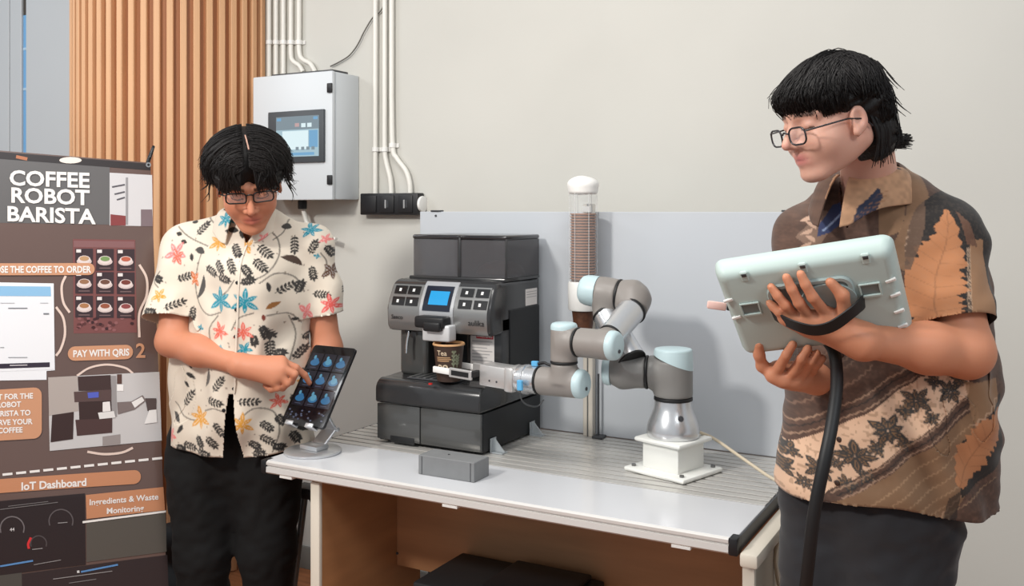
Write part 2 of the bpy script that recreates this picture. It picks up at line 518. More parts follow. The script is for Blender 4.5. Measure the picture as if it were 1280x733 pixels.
# ------------------------------------------------------------------ conduits
CRW = 0.0095
def conduit(pts, label, group, clip_z=None, y=WY - .016, r=CRW):
    """pts: picture points on the plane of the conduits"""
    w = [onY(px, py, y) for px, py in pts]
    e = empty('conduit', (w[-1].x, WY, w[-1].z), label, 'conduit', group)
    path = w if len(w) == 2 else [w[0]] + spline(w[1:], 6)
    MB().tube(path, r, 12).build('pipe', m_pvc, e, smooth=60)
    for cz in clip_z or ():
        c = onY(*cz, y)
        MB().lathe([(r + .0035, -.008), (r + .0035, .008), (r + .001, .009), (r + .001, -.009), (r + .0035, -.008)], (c.x, y, c.z), (0, 0, 1), 16).build('saddle', m_white, e)
        MB().box((c.x - r - .012, WY - .006, c.z - .008), (c.x + r + .012, WY - .001, c.z + .008), .001, 1).build('saddle_foot', m_white, e)
    return e
zc = 53
ytop = -60
names = ['first', 'second', 'third']
conduit([(336.5, ytop), (336.5, 100)], 'straight white conduit nearest the wooden column, running down to the cabinet', 'conduits above the cabinet', [(336.5, zc)])
conduit([(345, ytop), (345, 100)], 'straight white conduit second from the wooden column above the cabinet', 'conduits above the cabinet', [(345, zc)])
conduit([(354.3, ytop), (354.3, 100)], 'middle one of five white conduits above the cabinet', 'conduits above the cabinet', [(354.3, zc)])
conduit([(363.8, ytop), (363.8, 30), (363.8, 66), (366, 76), (374, 82), (379, 90)], 'white conduit with a short bend, fourth of five above the cabinet', 'conduits above the cabinet', [(363.8, zc)])
conduit([(373.8, ytop), (373.8, 30), (374, 64), (378, 74), (388, 80), (394, 90)], 'white conduit with the widest bend, last of five above the cabinet', 'conduits above the cabinet', [(373.8, zc)])
conduit([(469.5, ytop), (469, 244)], 'straight white conduit dropping to the left end of the black socket box', 'conduits above the sockets', [(469.3, 187)])
conduit([(481, ytop), (481, 120), (481, 185), (483, 203), (488, 224), (489.5, 244)], 'slightly bent white conduit, middle of three above the black socket box', 'conduits above the sockets', [(481, 187)])
conduit([(489.5, ytop), (489.5, 120), (491, 184), (496, 198), (507, 213), (512, 228), (513, 244)], 'curved white conduit dropping to the right end of the black socket box', 'conduits above the sockets', [(490.5, 182)])
conduit([(378, 252), (380, 266), (385, 280), (398, 292), (420, 300)], 'short white conduit curving out below the grey control cabinet', None, y=WY - .06)
# thin loose wire
ww = [onY(x, y, WY - .012) for x, y in ((413, 83), (425, 77), (437, 69), (447, 56), (455, 40), (466, 22), (478, 10), (490, -30))]
o = MB().tube(spline(ww, 6), 0.0028, 6).build('loose_wire', mat('grey_wire', srgb(96, 92, 86), 0.6), smooth=60, origin=ww[0])
tag(o, 'thin dark loose wire hanging along the wall above the cabinet', 'wire')

# socket box
q0, q1 = onY(450, 242, WY - .045), onY(522, 269, WY - .045)
sk = empty('socket_box', (q0.x, WY, q1.z), 'black double power socket box on the wall beneath three conduits', 'socket box')
MB().box((q0.x, WY - .045, q1.z), (q1.x, WY - .001, q0.z), .004).build('body', m_blk, sk)
wbx = q1.x - q0.x
for f, wd, nm, mm in ((.16, .13, 'cover', m_dark), (.48, .12, 'socket', m_dark), (.80, .12, 'socket', m_dark)):
    cx = q0.x + wbx * f; cz = (q0.z + q1.z) / 2
    s_ = MB().box((cx - wbx * wd, WY - .049, cz - .033), (cx + wbx * wd, WY - .044, cz + .033), .003).build(nm, m_blk, sk)
    if nm == 'socket':
        MB().box((cx - .008, WY - .052, cz - .016), (cx - .001, WY - .0485, cz + .016), .001, 1).build('switch', mat('switch_grey', srgb(150, 150, 150), .4), s_)
        MB().box((cx + .002, WY - .0505, cz - .014), (cx + .008, WY - .0485, cz + .014), .001, 1).build('slot', m_dark, s_)
MB().cyl((q1.x + .0005, WY - .022, (q0.z + q1.z) / 2), (q1.x + .012, WY - .022, (q0.z + q1.z) / 2), .030, n=20, bev=.004).build('end_cap', m_white, sk)
# ------------------------------------------------------------------ worktop on the old desk
TZ = 0.75
TX0, TX1, TY0, TY1, SY = -1.907, -0.561, 2.015, 2.728, 2.272
m_sheet = mat('worktop_laminate', srgb(206, 207, 210), 0.18, spec=0.5)
m_alu = mat('aluminium_profile', srgb(206, 203, 198), 0.34, metal=0.45)
m_alu2 = mat('aluminium_edge', srgb(222, 219, 215), 0.4, metal=0.35)
m_groove = mat('groove_dark', srgb(96, 94, 92), 0.6)
wt = empty('worktop', (TX0, TY0, TZ - .035), 'pale worktop with slotted aluminium rear half and silver front edge', 'worktop')
MB().box((TX0 + .006, TY0 + .004, TZ - .006), (TX1 - .006, SY, TZ), .001, 1).build('top_sheet', m_sheet, wt)
MB().box((TX0 + .010, TY0 + .02, TZ - .034), (TX1 - .010, TY1 - .002, TZ - .0125)).build('carrier', m_groove, wt)
nsl = 12; pit = (TY1 - SY) / nsl; sd = None
for i in range(nsl):
    y0 = SY + pit * i
    if sd is None:
        w_ = pit - .009; x0, x1 = TX0 + .008, TX1 - .008
        pr = [(0, -.012), (w_, -.012), (w_, -.0008), (w_ - .001, 0), (.001, 0), (0, -.0008)]
        n = len(pr); vs_ = [(x0, y0 + .005 + y, TZ + z) for y, z in pr] + [(x1, y0 + .005 + y, TZ + z) for y, z in pr]
        fs = [tuple(range(n)), tuple(range(n, 2 * n))[::-1]] + [(i_, n + i_, n + (i_ + 1) % n, (i_ + 1) % n) for i_ in range(n)]
        s0 = mesh_obj('slat', vs_, fs, m_alu, wt, smooth=0); sd = s0.data
    else:
        s0 = bpy.data.objects.new('slat', sd); COL.objects.link(s0); s0.parent = wt; s0.location = (0, pit * i, 0)
# front edge profile with grooves
pr = [(0.004, 0), (.0, -.002), (-.003, -.004), (-.003, -.011), (.002, -.012), (.002, -.016), (-.003, -.017), (-.004, -.031), (0, -.035), (.03, -.035), (.03, -.006), (.004, -.006)]
n = len(pr); x0, x1 = TX0 + .02, TX1 - .02
vs_ = [(x0, TY0 + y, TZ + z) for y, z in pr] + [(x1, TY0 + y, TZ + z) for y, z in pr]
fs = [tuple(range(n))[::-1], tuple(range(n, 2 * n))] + [(i_, (i_ + 1) % n, n + (i_ + 1) % n, n + i_) for i_ in range(n)]
mesh_obj('edge_profile', vs_, fs, m_alu2, wt, smooth=30)
for xx in (TX0, TX1):
    s = 1 if xx == TX0 else -1
    xl, xr = sorted((xx, xx + s * .0195))
    MB().box((xl, TY0 - .004, TZ - .037), (xr, TY0 + .03, TZ + .001), .003).build('corner_cap', m_blk, wt)
    xl, xr = sorted((xx + s * .001, xx + s * .0075))
    MB().box((xl, TY0 + .031, TZ - .034), (xr, TY1, TZ - .001), .001, 1).build('end_rail', m_dark, wt)
for px in (357, 562, 851):
    q = onY(px, 600, TY0)
    MB().box((q.x - .022, TY0 - .001, TZ - .042), (q.x + .022, TY0 + .02, TZ - .0352), .001, 1).build('mounting_tab', m_white, wt)

m_wood = mat('desk_wood', srgb(178, 126, 84), 0.5, noise=(2.2, .10, (1.2, 1.2, 9)), bump=(30, .04, (1, 1, 8)))
m_cream = mat('cream_edge', srgb(214, 205, 190), 0.45)
m_outer = mat('desk_side_laminate', srgb(172, 163, 148), 0.5)
dk = empty('desk', (-1.74, 2.03, 0), 'old wooden desk with cream edges carrying the worktop', 'desk')
DZ = TZ - .043
MB().box((-1.742, 2.045, 0), (-1.716, 2.52, DZ), .001, 1).build('side_panel', m_wood, dk)
MB().box((-1.745, 2.03, 0), (-1.713, 2.0445, DZ), .004).build('edge_strip', m_cream, dk)
MB().box((-.563, 2.075, 0), (-.539, 2.62, TZ - .058), .001, 1).build('side_panel', m_outer, dk)
MB().box((-.565, 2.06, 0), (-.537, 2.0745, TZ - .058), .004).build('edge_strip', m_cream, dk)
MB().box((-1.7155, 2.392, .367), (-.5635, 2.412, DZ), .001, 1).build('modesty_panel', mat('modesty_wood', srgb(176, 128, 90), 0.5, noise=(2.0, .12, (1.2, 1, 10)), bump=(30, .04, (1, 1, 8))), dk)
MB().box((-.556, 2.006, TZ - .056), (-.517, 2.68, TZ - .026), .006).build('side_rail', m_cream, dk)
MB().box((-1.72, 2.60, TZ - .075), (-.56, 2.64, TZ - .038), .002, 1).build('back_rail', m_wood, dk)
q = onY(497, 692, 2.392)
MB().cyl((q.x, 2.3915, q.z), (q.x, 2.3890, q.z), .004, n=10).build('screw', m_dark, dk)
# back board
bxa, bxb = onY(525, 300, 2.73).x, onY(1011, 300, 2.73).x
bd = empty('back_board', (bxa, 2.73, TZ), 'large pale grey board standing along the back of the worktop', 'board')
MB().box((bxa, 2.7295, TZ + .0005), (bxb, 2.745, onY(760, 265, 2.73).z), .0015, 1).build('sheet', mat('board_grey', srgb(187, 191, 196), 0.38, noise=(1.0, .02, ONE)), bd)
for px in (545, 986):
    q = onY(px, 264, 2.73)
    MB().box((q.x - .02, 2.726, q.z - .002), (q.x + .02, 2.748, q.z + .003), .001, 1).build('clip', m_dark, bd)
    MB().cyl((q.x, 2.7294, q.z - .016), (q.x, 2.7275, q.z - .016), .004, n=10).build('screw', m_dark, bd)

# slanted grey metal leg of something standing behind the desk
l0, l1 = P(380, 628, 3.05), P(366, 745, 3.0)
st = empty('folding_stand', (l1.x, l1.y, 0), 'grey metal tube stand standing behind the left end of the desk', 'stand')
d_ = (l1 - l0) * (l1.z / (l0.z - l1.z)); foot = l1 + d_; foot.z = .012
MB().tube([l0 + (l0 - l1) * .1, foot], .011, 12).build('leg', mat('grey_tube', srgb(112, 118, 120), .4, metal=.3), st)
l2 = foot + Vector((.34, .18, 0)); top = l0 + (l0 - l1) * .1
MB().tube([top + Vector((.02, .0, 0)), l2], .011, 12).build('leg', MATS['grey_tube'], st)
MB().box(top + Vector((-.03, -.03, -.01)), top + Vector((.06, .03, .025)), .005).build('head', m_dark, st)

# black controller under the desk
c0 = onY(552, 731, 2.20)
ct = empty('robot_controller', (-1.40, 2.2, 0), 'black steel controller box standing under the desk', 'controller')
m_ctrl = mat('controller_black', srgb(34, 34, 35), .55)
MB().box((-1.47, 2.12, .015), (-1.02, 2.375, .455), .008).build('housing', m_ctrl, ct)
MB().box((-1.28, 2.15, .4552), (-1.05, 2.36, .472), .008).build('top_cover', m_blk, ct)
for dx in (-1.43, -1.06):
    for dy in (2.15, 2.34): MB().cyl((dx, dy, 0), (dx, dy, .015), .016, n=12).build('foot', m_blk, ct)
cb = [onY(537, 690, 2.66), onY(537, 718, 2.62), onY(540, 745, 2.60)]; cb.append(Vector((cb[-1].x + .05, 2.55, .006))); cb.append(Vector((-1.45, 2.47, .006)))
o = MB().tube(spline([cb[0] + Vector((0, 0.03, .25))] + cb, 6), .005, 8).build('hanging_cable', m_blk, smooth=60, origin=cb[-1])
tag(o, 'thin black cable hanging down behind the desk panel', 'cable')
# black bag with pale print behind the banner
bg = empty('black_bag', P(212, 700, 3.35).xy.to_3d(), 'black bag with pale print on the floor between banner and left person', 'bag')
c_ = P(214, 700, 3.35); w_ = .14
fld = Field(); M = frame((c_.x, c_.y, 0), CR, CF)
def L(x, y, z): return M @ Vector((x, y, z))
fld.cone(L(-.02, .05, .10), L(.10, .05, .10), .09, k=.05).cone(L(-.02, .05, .28), L(.08, .05, .27), .06, k=.08)
fld.plane((0, 0, .004), (0, 0, -1))
field_obj('body', fld, .012, mat('bag_fabric', srgb(24, 24, 26), .7), bg, 2)
MB().tube(spline([L(-.01, .05, .32), L(.0, .05, .37), L(.05, .05, .37), L(.06, .05, .32)], 6), .010, 8).build('handle', m_blk, bg)
pm = MB()
text_on(pm, 'W', lambda x, y: L(.01 + x, -.046, .10 + y), .07, bold=.03)
pm.build('print', m_white, bg, smooth=0)
# ------------------------------------------------------------------ standing banner
def bcorner(px, py, d): return P(px, py, d)
B_TR = P(188, 203.5, 3.03); B_TL = P(-89, 181, 2.69)
B_BR = P(213, 845, 2.93); B_BL = P(-96, 915, 2.59)
B_BR.z = max(B_BR.z, .03); B_BL.z = .03
BW, BH = 0.6, 1.6
Nb = (B_TR - B_TL).cross(B_BL - B_TL).normalized()
if Nb.dot(CF) > 0: Nb = -Nb
def bpt(u, v, off=0.0):
    """u across, v down the sheet, both 0..1; the sheet bows a little like a tensioned film"""
    p = (B_TL * (1 - u) + B_TR * u) * (1 - v) + (B_BL * (1 - u) + B_BR * u) * v
    bow = .010 * math.sin(math.pi * v) * (1 - abs(2 * u - 1) ** 2)
    return p - Nb * bow + Nb * off
def proj(p):
    q = p - Vector((0, 0, CAM_H)); d = q.dot(CF)
    return CX + F * q.dot(CR) / d, HY - F * q.z / d
_bg = {}
def buv(px, py):
    u, v = .5, .4
    for _ in range(12):
        x, y = proj(bpt(u, v)); e = 1e-3
        x1, y1 = proj(bpt(u + e, v)); x2, y2 = proj(bpt(u, v + e))
        a, b, c, d = (x1 - x) / e, (x2 - x) / e, (y1 - y) / e, (y2 - y) / e
        det = a * d - b * c; rx, ry = px - x, py - y
        u += (d * rx - b * ry) / det; v += (a * ry - c * rx) / det
    return u, v
def bm_xy(px, py):
    u, v = buv(px, py); return u * BW, v * BH
bn = empty('standing_banner', ((B_BL + B_BR) / 2).xy.to_3d(), 'tall brown printed banner headed COFFEE ROBOT BARISTA on a stand', 'banner')
m_film = mat('banner_film', srgb(104, 84, 78), 0.22, spec=.6, noise=(1.3, .07, ONE), bump=(7, .16, (1, 1, .4)), coat=.3)
NU, NV = 28, 60
vs_ = [bpt(i / NU, j / NV) for j in range(NV + 1) for i in range(NU + 1)]
fs = [(j * (NU + 1) + i, (j + 1) * (NU + 1) + i, (j + 1) * (NU + 1) + i + 1, j * (NU + 1) + i + 1) for j in range(NV) for i in range(NU)]
nf = len(vs_); vs2 = [bpt(i / NU, j / NV, -.0008) for j in range(NV + 1) for i in range(NU + 1)]
sheet = mesh_obj('sheet', vs_ + vs2, fs + [tuple(nf + k for k in f[::-1]) for f in fs], m_film, bn, smooth=180)
LAYER = [0]
def bprint(name, poly_px, col, lay, m=None, sub=True, rough=.3):
    """flat printed field given by its picture outline"""
    uv = [buv(*q) for q in poly_px]
    n = len(uv)
    # fine grid by fan would not follow the bow; subdivide quads
    off = .0006 * lay
    mm = m or mat('print_%02x%02x%02x' % tuple(col), srgb(*col), rough, coat=.2)
    mb = MB()
    if n == 4:
        K = 10
        pts = []
        for j in range(K + 1):
            for i in range(K + 1):
                s, t = i / K, j / K
                u = (uv[0][0] * (1 - s) + uv[1][0] * s) * (1 - t) + (uv[3][0] * (1 - s) + uv[2][0] * s) * t
                v = (uv[0][1] * (1 - s) + uv[1][1] * s) * (1 - t) + (uv[3][1] * (1 - s) + uv[2][1] * s) * t
                pts.append(bpt(u, v, off))
        mb.add(pts, [(j * (K + 1) + i, (j + 1) * (K + 1) + i, (j + 1) * (K + 1) + i + 1, j * (K + 1) + i + 1) for j in range(K) for i in range(K)])
    else:
        c = (sum(a for a, b in uv) / n, sum(b for a, b in uv) / n)
        ol = []
        for i in range(n):                                   # short edges, then rings towards the middle
            a, b = uv[i], uv[(i + 1) % n]; k = max(1, int(math.hypot((a[0] - b[0]) * BW, (a[1] - b[1]) * BH) / .02))
            ol += [(a[0] + (b[0] - a[0]) * t / k, a[1] + (b[1] - a[1]) * t / k) for t in range(k)]
        m_ = len(ol); R_ = 1 if m_ < 24 else 5
        vv = [bpt(*c, off)]; ff = [(0, 1 + i, 1 + (i + 1) % m_) for i in range(m_)]
        for r in range(1, R_ + 1): vv += [bpt(c[0] + (a - c[0]) * r / R_, c[1] + (b - c[1]) * r / R_, off) for a, b in ol]
        for r in range(R_ - 1):
            o1, o2 = 1 + r * m_, 1 + (r + 1) * m_
            ff += [(o1 + i, o2 + i, o2 + (i + 1) % m_, o1 + (i + 1) % m_) for i in range(m_)]
        mb.add(vv, ff)
    return mb.build(name, mm, sheet, smooth=0)
def bpill(name, x0, y0, x1, y1, slope, h, col, lay, rad=None):
    """rounded bar from x0 to x1 whose centre line runs y0 -> y1"""
    r = h / 2 if rad is None else rad
    o = [(px, py) for px, py in rrect(x1 - x0, h, r, 5)]
    k = (y1 - y0) / (x1 - x0)
    return bprint(name, [((x0 + x1) / 2 + a, (y0 + y1) / 2 - b + a * k) for a, b in o], col, lay)
def btext(body, x, y, size, slope, col, lay=6, bold=.02, align='CENTER', sx=1.0):
    v, f = text2d(body, bold, align)
    mb = MB(); mb.add([bpt(*buv(x + a * size * sx, y - b * size + a * size * sx * slope), .0006 * lay) for a, b in v], f)
    return mb.build('lettering', mat('print_%02x%02x%02x' % tuple(col), srgb(*col), .3, coat=.2), sheet, smooth=0)
def bline(pts, w, col, lay=3):
    """printed stroke along a picture path"""
    P2 = [Vector((a, b, 0)) for a, b in pts]; P2 = spline(P2, 6) if len(P2) > 2 else P2
    mb = MB(); vs_ = []
    for i, p in enumerate(P2):
        d = (P2[min(i + 1, len(P2) - 1)] - P2[max(i - 1, 0)]).normalized(); n = Vector((-d.y, d.x, 0)) * w / 2
        for q in (p + n, p - n): vs_.append(bpt(*buv(q.x, q.y), .0006 * lay))
    mb.add(vs_, [(2 * i, 2 * i + 1, 2 * i + 3, 2 * i + 2) for i in range(len(P2) - 1)])
    return mb.build('printed_stroke', mat('print_%02x%02x%02x' % tuple(col), srgb(*col), .3, coat=.2), sheet, smooth=0)
WHT = (240, 236, 232); TAN = (198, 138, 102); TAN2 = (204, 150, 116)
bprint('printed_field', [(-88, 190), (137, 207.5), (137, 281), (-88, 277)], (98, 96, 96), 1)
bprint('printed_field', [(-88, 183), (188, 205), (188, 213), (-88, 192)], (48, 42, 42), 2)
bprint('printed_photo', [(137, 216), (190, 219), (191, 283), (137, 282)], (206, 204, 206), 1)
bprint('printed_detail', [(157, 222), (160, 222), (160, 281), (157, 281)], (150, 148, 150), 2)
for a, b in ((140, 234), (143, 243), (146, 250)): bline([(a, b), (156, b - 3)], 2, (88, 84, 90), 2)
bprint('printed_detail', [(138, 268), (157, 270), (157, 282), (138, 282)], (132, 60, 60), 2)
bprint('printed_detail', [(176, 262), (190, 262), (191, 283), (176, 283)], (122, 106, 110), 2)
for t, x, y, s in (('COFFEE', 61.5, 233, 27.5), ('ROBOT', 62, 254.5, 27.5), ('BARISTA', 63, 278, 27.5)):
    btext(t, x, y, s * .94, .035, WHT, bold=.028, sx=1.12)
# bright oval highlight lamp print on the top band
bprint('printed_detail', [(88 + 14 * math.cos(a), 200.5 + 4 * math.sin(a)) for a in [k * math.pi / 8 for k in range(16)]], (238, 226, 214), 3)
bline([(20, 196), (34, 199)], 4, (176, 112, 78), 3)
# coffee menu
bprint('printed_menu', [(91, 299), (169, 300), (171, 416), (92, 417)], (122, 74, 72), 1)
bprint('printed_detail', [(92, 301), (168, 302), (168, 310), (92, 309)], (132, 92, 92), 2)
for r, y in enumerate((311, 340, 370)):
    for c, x in enumerate((94, 120, 146)):
        y_ = y + c * .4
        bprint('printed_tile', [(x, y_), (x + 22, y_), (x + 22, y_ + 27), (x, y_ + 27)], (58, 42, 46), 3)
        cx, cy = x + 11, y_ + 13.5
        top = [(190, 150, 110), (120, 150, 92), (186, 96, 72), (150, 110, 80), (110, 74, 60), (120, 60, 48), (170, 120, 80), (150, 84, 60), (140, 70, 70)][r * 3 + c]
        ell = lambda cx, cy, rx, ry: [(cx + rx * math.cos(a), cy + ry * math.sin(a)) for a in [k * math.pi / 7 for k in range(14)]]
        bprint('printed_cup', ell(cx, cy + 2.5, 9.5, 4.6), (214, 196, 192), 4)
        bprint('printed_cup', ell(cx, cy + .3, 8, 5.2), (226, 212, 208), 5)
        bprint('printed_cup', ell(cx, cy - 1.2, 6, 3), top, 6)
        bline([(x + 1, y_ + 3), (x + 7, y_ + 3)], 4, (228, 220, 218), 7)
        bline([(x + 4, y_ + 24), (x + 18, y_ + 24)], 1.3, (120, 96, 96), 4)
for k in range(34):
    x, y = 94 + random.random() * 75, 397 + random.random() * 16
    bprint('printed_bean', ell(x, y, 2.4, 1.9), random.choice([(92, 52, 52), (142, 92, 92), (62, 34, 38)]), 3)
# numbered steps
bpill('printed_pill', -70, 337, 118, 336.5, 0, 15, TAN2, 7)
btext('CHOOSE THE COFFEE TO ORDER', 113, 341, 11.6, 0, WHT, 9, .03, 'RIGHT', .80)
bline([(82, 345), (77, 358), (79, 378), (87, 391)], 3, (226, 204, 192)); bline([(174, 331), (183, 348), (183, 370), (174, 392), (174, 422)], 3, (226, 204, 192))
bprint('printed_phone_page', [(-60, 352), (67, 354.5), (68.5, 463), (58, 464), (58, 475), (-60, 477)], (236, 238, 242), 3)
bprint('printed_phone_page', [(-60, 353), (67, 355), (68, 462), (-60, 467)], (236, 238, 242), 4)
bprint('printed_detail', [(-60, 357), (63, 358.5), (63.5, 370.5), (-60, 370)], (142, 190, 226), 5)
bline([(10, 385.5), (34, 385.5)], 1.2, (120, 124, 130), 6); bline([(54, 392.5), (61, 392.5)], 1.8, (120, 124, 130), 6)
bline([(0, 379), (18, 379)], .8, (190, 194, 198), 6); bline([(50, 379), (60, 379)], .8, (190, 194, 198), 6)
bline([(0, 434.5), (5, 434.5)], 1, (160, 164, 168), 6); bline([(10, 447), (34, 447)], 1, (160, 164, 168), 6)
bprint('printed_detail', [(-60, 457), (62, 453), (62, 459), (-60, 463)], (52, 44, 58), 5)
bline([(12, 457), (34, 456.5)], 1.2, (200, 196, 200), 6)
bline([(70, 384), (79, 398), (81, 418), (76, 436), (70, 445)], 3, (226, 204, 192))
bpill('printed_pill', 84.5, 442.5, 166, 440, 0, 18, TAN2, 5)
btext('PAY WITH QRIS', 126, 445.4, 11.8, -.03, WHT, 7, .03, sx=.84)
btext('2', 175.5, 447, 25, 0, TAN2, 5, .02)
bline([(96, 470), (112, 460), (134, 456), (156, 460), (166, 467)], 2.6, (226, 204, 192))
# photo of the machine
bprint('printed_photo', [(60, 472), (199, 465), (202, 551), (62, 564)], (198, 196, 196), 3)
bprint('printed_detail', [(60, 472), (97, 470), (98, 514), (61, 520)], (176, 166, 160), 4)
bprint('printed_detail', [(97, 471), (138, 469), (139, 488), (98, 489)], (66, 48, 46), 4)
bprint('printed_detail', [(92, 490), (139, 487), (139, 501), (93, 503)], (88, 68, 66), 5)
bprint('printed_detail', [(98, 502), (139, 500), (140, 524), (99, 526)], (58, 40, 38), 4)
bprint('printed_detail', [(94, 525), (140, 523), (140, 541), (96, 545)], (76, 54, 52), 5)
bprint('printed_detail', [(109, 491), (123, 490), (123, 497), (110, 498)], (84, 96, 190), 6)
bprint('printed_detail', [(128, 503), (137, 502), (138, 514), (128, 515)], (232, 228, 226), 6)
bprint('printed_detail', [(65, 519), (92, 515), (91, 549), (63, 553)], (58, 40, 38), 5)
bprint('printed_detail', [(146, 468), (152, 468), (152, 480), (146, 480)], (88, 62, 54), 5)
bprint('printed_detail', [(146, 481), (154, 481), (154, 489), (146, 489)], (240, 238, 236), 5)
bprint('printed_detail', [(145, 470), (137, 470), (137, 523), (146, 521)], (150, 146, 146), 4)
bprint('printed_robot', [(146, 503), (164, 502), (178, 494), (182, 501), (168, 512), (147, 518)], (122, 110, 108), 6)
bprint('printed_robot', [(181, 498), (195, 498), (195, 512), (184, 514)], (84, 70, 68), 6)
bprint('printed_robot', [(164, 503), (177, 496), (180, 501), (168, 510)], (232, 230, 228), 7)
bprint('printed_robot', [(186, 513), (195, 512), (196, 528), (180, 530)], (236, 234, 232), 7)
bprint('printed_detail', [(122, 516), (142, 514), (144, 522), (124, 524)], (224, 222, 220), 7)
bprint('printed_detail', [(128, 546), (150, 543), (150, 556), (128, 558)], (150, 142, 140), 5)
bline([(109, 565), (130, 568), (152, 566), (166, 560)], 3, (226, 204, 192))
bpill('printed_pill', -80, 524, 52, 516, 0, 64, TAN2, 5, 10)
for t, y in (('WAIT FOR THE', 498), ('ROBOT', 508.5), ('BARISTA TO', 519), ('SERVE YOUR', 530), ('COFFEE', 540.5)):
    btext(t, {498: 41, 508.5: 26, 519: 38, 530: 40, 540.5: 28}[y], y, 9.4, -.04, WHT, 7, .03, 'RIGHT', .95)
# dashes and the dashboard block
x = -82
while x < 198:
    y = 594 - x * .105
    bline([(x, y), (x + 12.5, y - 1.3)], 3, WHT, 3); x += 17
bpill('printed_pill', -90, 614.5, 176, 596, 0, 17.5, TAN, 4)
btext('IoT Dashboard', 67, 610, 13.4, -.068, WHT, 6, .03)
bprint('printed_panel', [(107, 619), (204, 609), (206, 638), (108, 649)], TAN, 4)
btext('Ingredients & Waste', 154.5, 628, 10.2, -.085, WHT, 6, .02, sx=1.02)
btext('Monitoring', 156, 640.5, 10.2, -.085, WHT, 6, .02, sx=1.02)
bline([(103, 653), (207, 639.5)], 2.6, WHT, 5)
bprint('printed_panel', [(-95, 636), (106, 617), (107, 706), (-95, 732)], (44, 36, 38), 3)
bprint('printed_panel', [(108, 653), (207, 641), (208, 690), (108, 703)], (88, 84, 78), 3)
bprint('printed_panel', [(-95, 735), (209, 694), (212, 780), (-95, 830)], (50, 42, 44), 3)
bprint('printed_panel', [(-95, 732), (27, 716), (28, 760), (-95, 780)], (78, 76, 72), 4)
def gauge(cx, cy, r, col):
    bline([(cx + r * math.cos(a), cy - r * math.sin(a)) for a in [math.radians(-20 + 220 * k / 8) for k in range(9)]], 1.6, col, 5)
gauge(15, 661, 15, (112, 106, 108)); gauge(76, 652, 15, (92, 86, 88)); gauge(48, 680, 10, (80, 74, 76))
bline([(38.5, 672), (35, 680), (36, 686)], 3, (214, 52, 56), 6)
btext('44', 15, 664, 6, -.08, (200, 196, 196), 6)
bline([(40, 687), (53, 685.5)], 1, (150, 146, 146), 6); bline([(72, 654), (84, 653)], 1, (150, 146, 146), 6)
bline([(0, 637), (72, 628)], .9, (120, 116, 116), 6); bline([(10, 633), (60, 627)], .8, (120, 116, 116), 6)
bline([(0, 708), (41, 701)], 2.2, (92, 142, 196), 6); bline([(42, 706), (76, 700)], 1, (140, 136, 136), 6)
bline([(101, 715), (147, 706)], 2.2, (92, 142, 196), 6); bline([(96, 715), (99, 714.5)], 3, (220, 220, 220), 6)
bline([(66, 724), (140, 714)], 1, (150, 146, 146), 6); bline([(86, 729), (120, 724)], .9, (130, 126, 126), 6)
# stand: crossed poles behind the film with tip hooks
m_pole = mat('stand_pole', srgb(32, 32, 34), .4)
ctr = (bpt(.5, .62) - Nb * .16)
for (u, v) in ((1, 0), (0, 0), (1, 1), (0, 1)):
    tip = bpt(u, v) + (Vector((0, 0, .016)) if v == 0 else Vector((0, 0, -.02))) - Nb * .004
    mid = tip * .5 + ctr * .5 - Nb * .03
    pts = spline([ctr, mid, tip - Nb * .008, tip], 6)
    MB().tube(pts, [.006] * (len(pts) - 6) + [.0045] * 6, 8).build('pole', m_pole, bn, smooth=60)
    e0 = bpt(abs(u - .012), abs(v - .005), .003)
    MB().lathe([(.004, 0), (.008, 0), (.008, .0015), (.004, .0015), (.004, 0)], e0, Nb, 14).build('eyelet', mat('eyelet_metal', srgb(190, 190, 190), .3, metal=1), sheet)
MB().box(ctr - Vector((.03, .03, .04)), ctr + Vector((.03, .03, .04)), .008).build('hub', m_blk, bn)
rear = Vector((ctr.x, ctr.y, 0)) - Nb * .45; rear.z = .012
MB().tube([ctr, rear], .008, 8).build('rear_leg', m_pole, bn)
# ------------------------------------------------------------------ coffee machine
m_shell = mat('machine_black', srgb(50, 50, 51), 0.22, coat=.2)
m_shell2 = mat('machine_matt_black', srgb(26, 27, 29), 0.5)
m_gun = mat('machine_gunmetal', srgb(150, 150, 149), 0.3, metal=.7)
m_front = mat('machine_front_grey', srgb(76, 76, 75), 0.2, coat=.4)
m_silver = mat('machine_silver', srgb(196, 197, 199), 0.32, metal=.6)
m_smoke = mat('smoked_plastic', srgb(92, 90, 92), 0.06, alpha=.5, coat=.2)
MX0, MX1 = -1.748, -1.384
cm = empty('coffee_machine', (-1.57, 2.5, TZ), 'black and gunmetal bean to cup coffee machine with blue display on drawer base', 'coffee machine')
def xprism(prof, x0, x1, r=0.0, seg=3):
    """side profile (y, z) drawn out along x, with its end rims rounded"""
    bm = bmesh.new(); n = len(prof)
    A = [bm.verts.new((x0, y, z)) for y, z in prof]; B = [bm.verts.new((x1, y, z)) for y, z in prof]
    bm.faces.new(A); bm.faces.new(B[::-1])
    for i in range(n): bm.faces.new((A[i], B[i], B[(i + 1) % n], A[(i + 1) % n]))
    bmesh.ops.recalc_face_normals(bm, faces=bm.faces)
    if r:
        ed = [e for e in bm.edges if abs(e.verts[0].co.x - e.verts[1].co.x) < 1e-6]
        bmesh.ops.bevel(bm, geom=ed, offset=r, segments=seg, profile=.5, affect='EDGES', clamp_overlap=True)
    return MB().bm(bm)
def arc(cy, cz, r, a0, a1, n=6): return [(cy + r * math.cos(math.radians(a0 + (a1 - a0) * k / n)), cz + r * math.sin(math.radians(a0 + (a1 - a0) * k / n))) for k in range(n + 1)]
BY0, BY1 = 2.335, 2.705
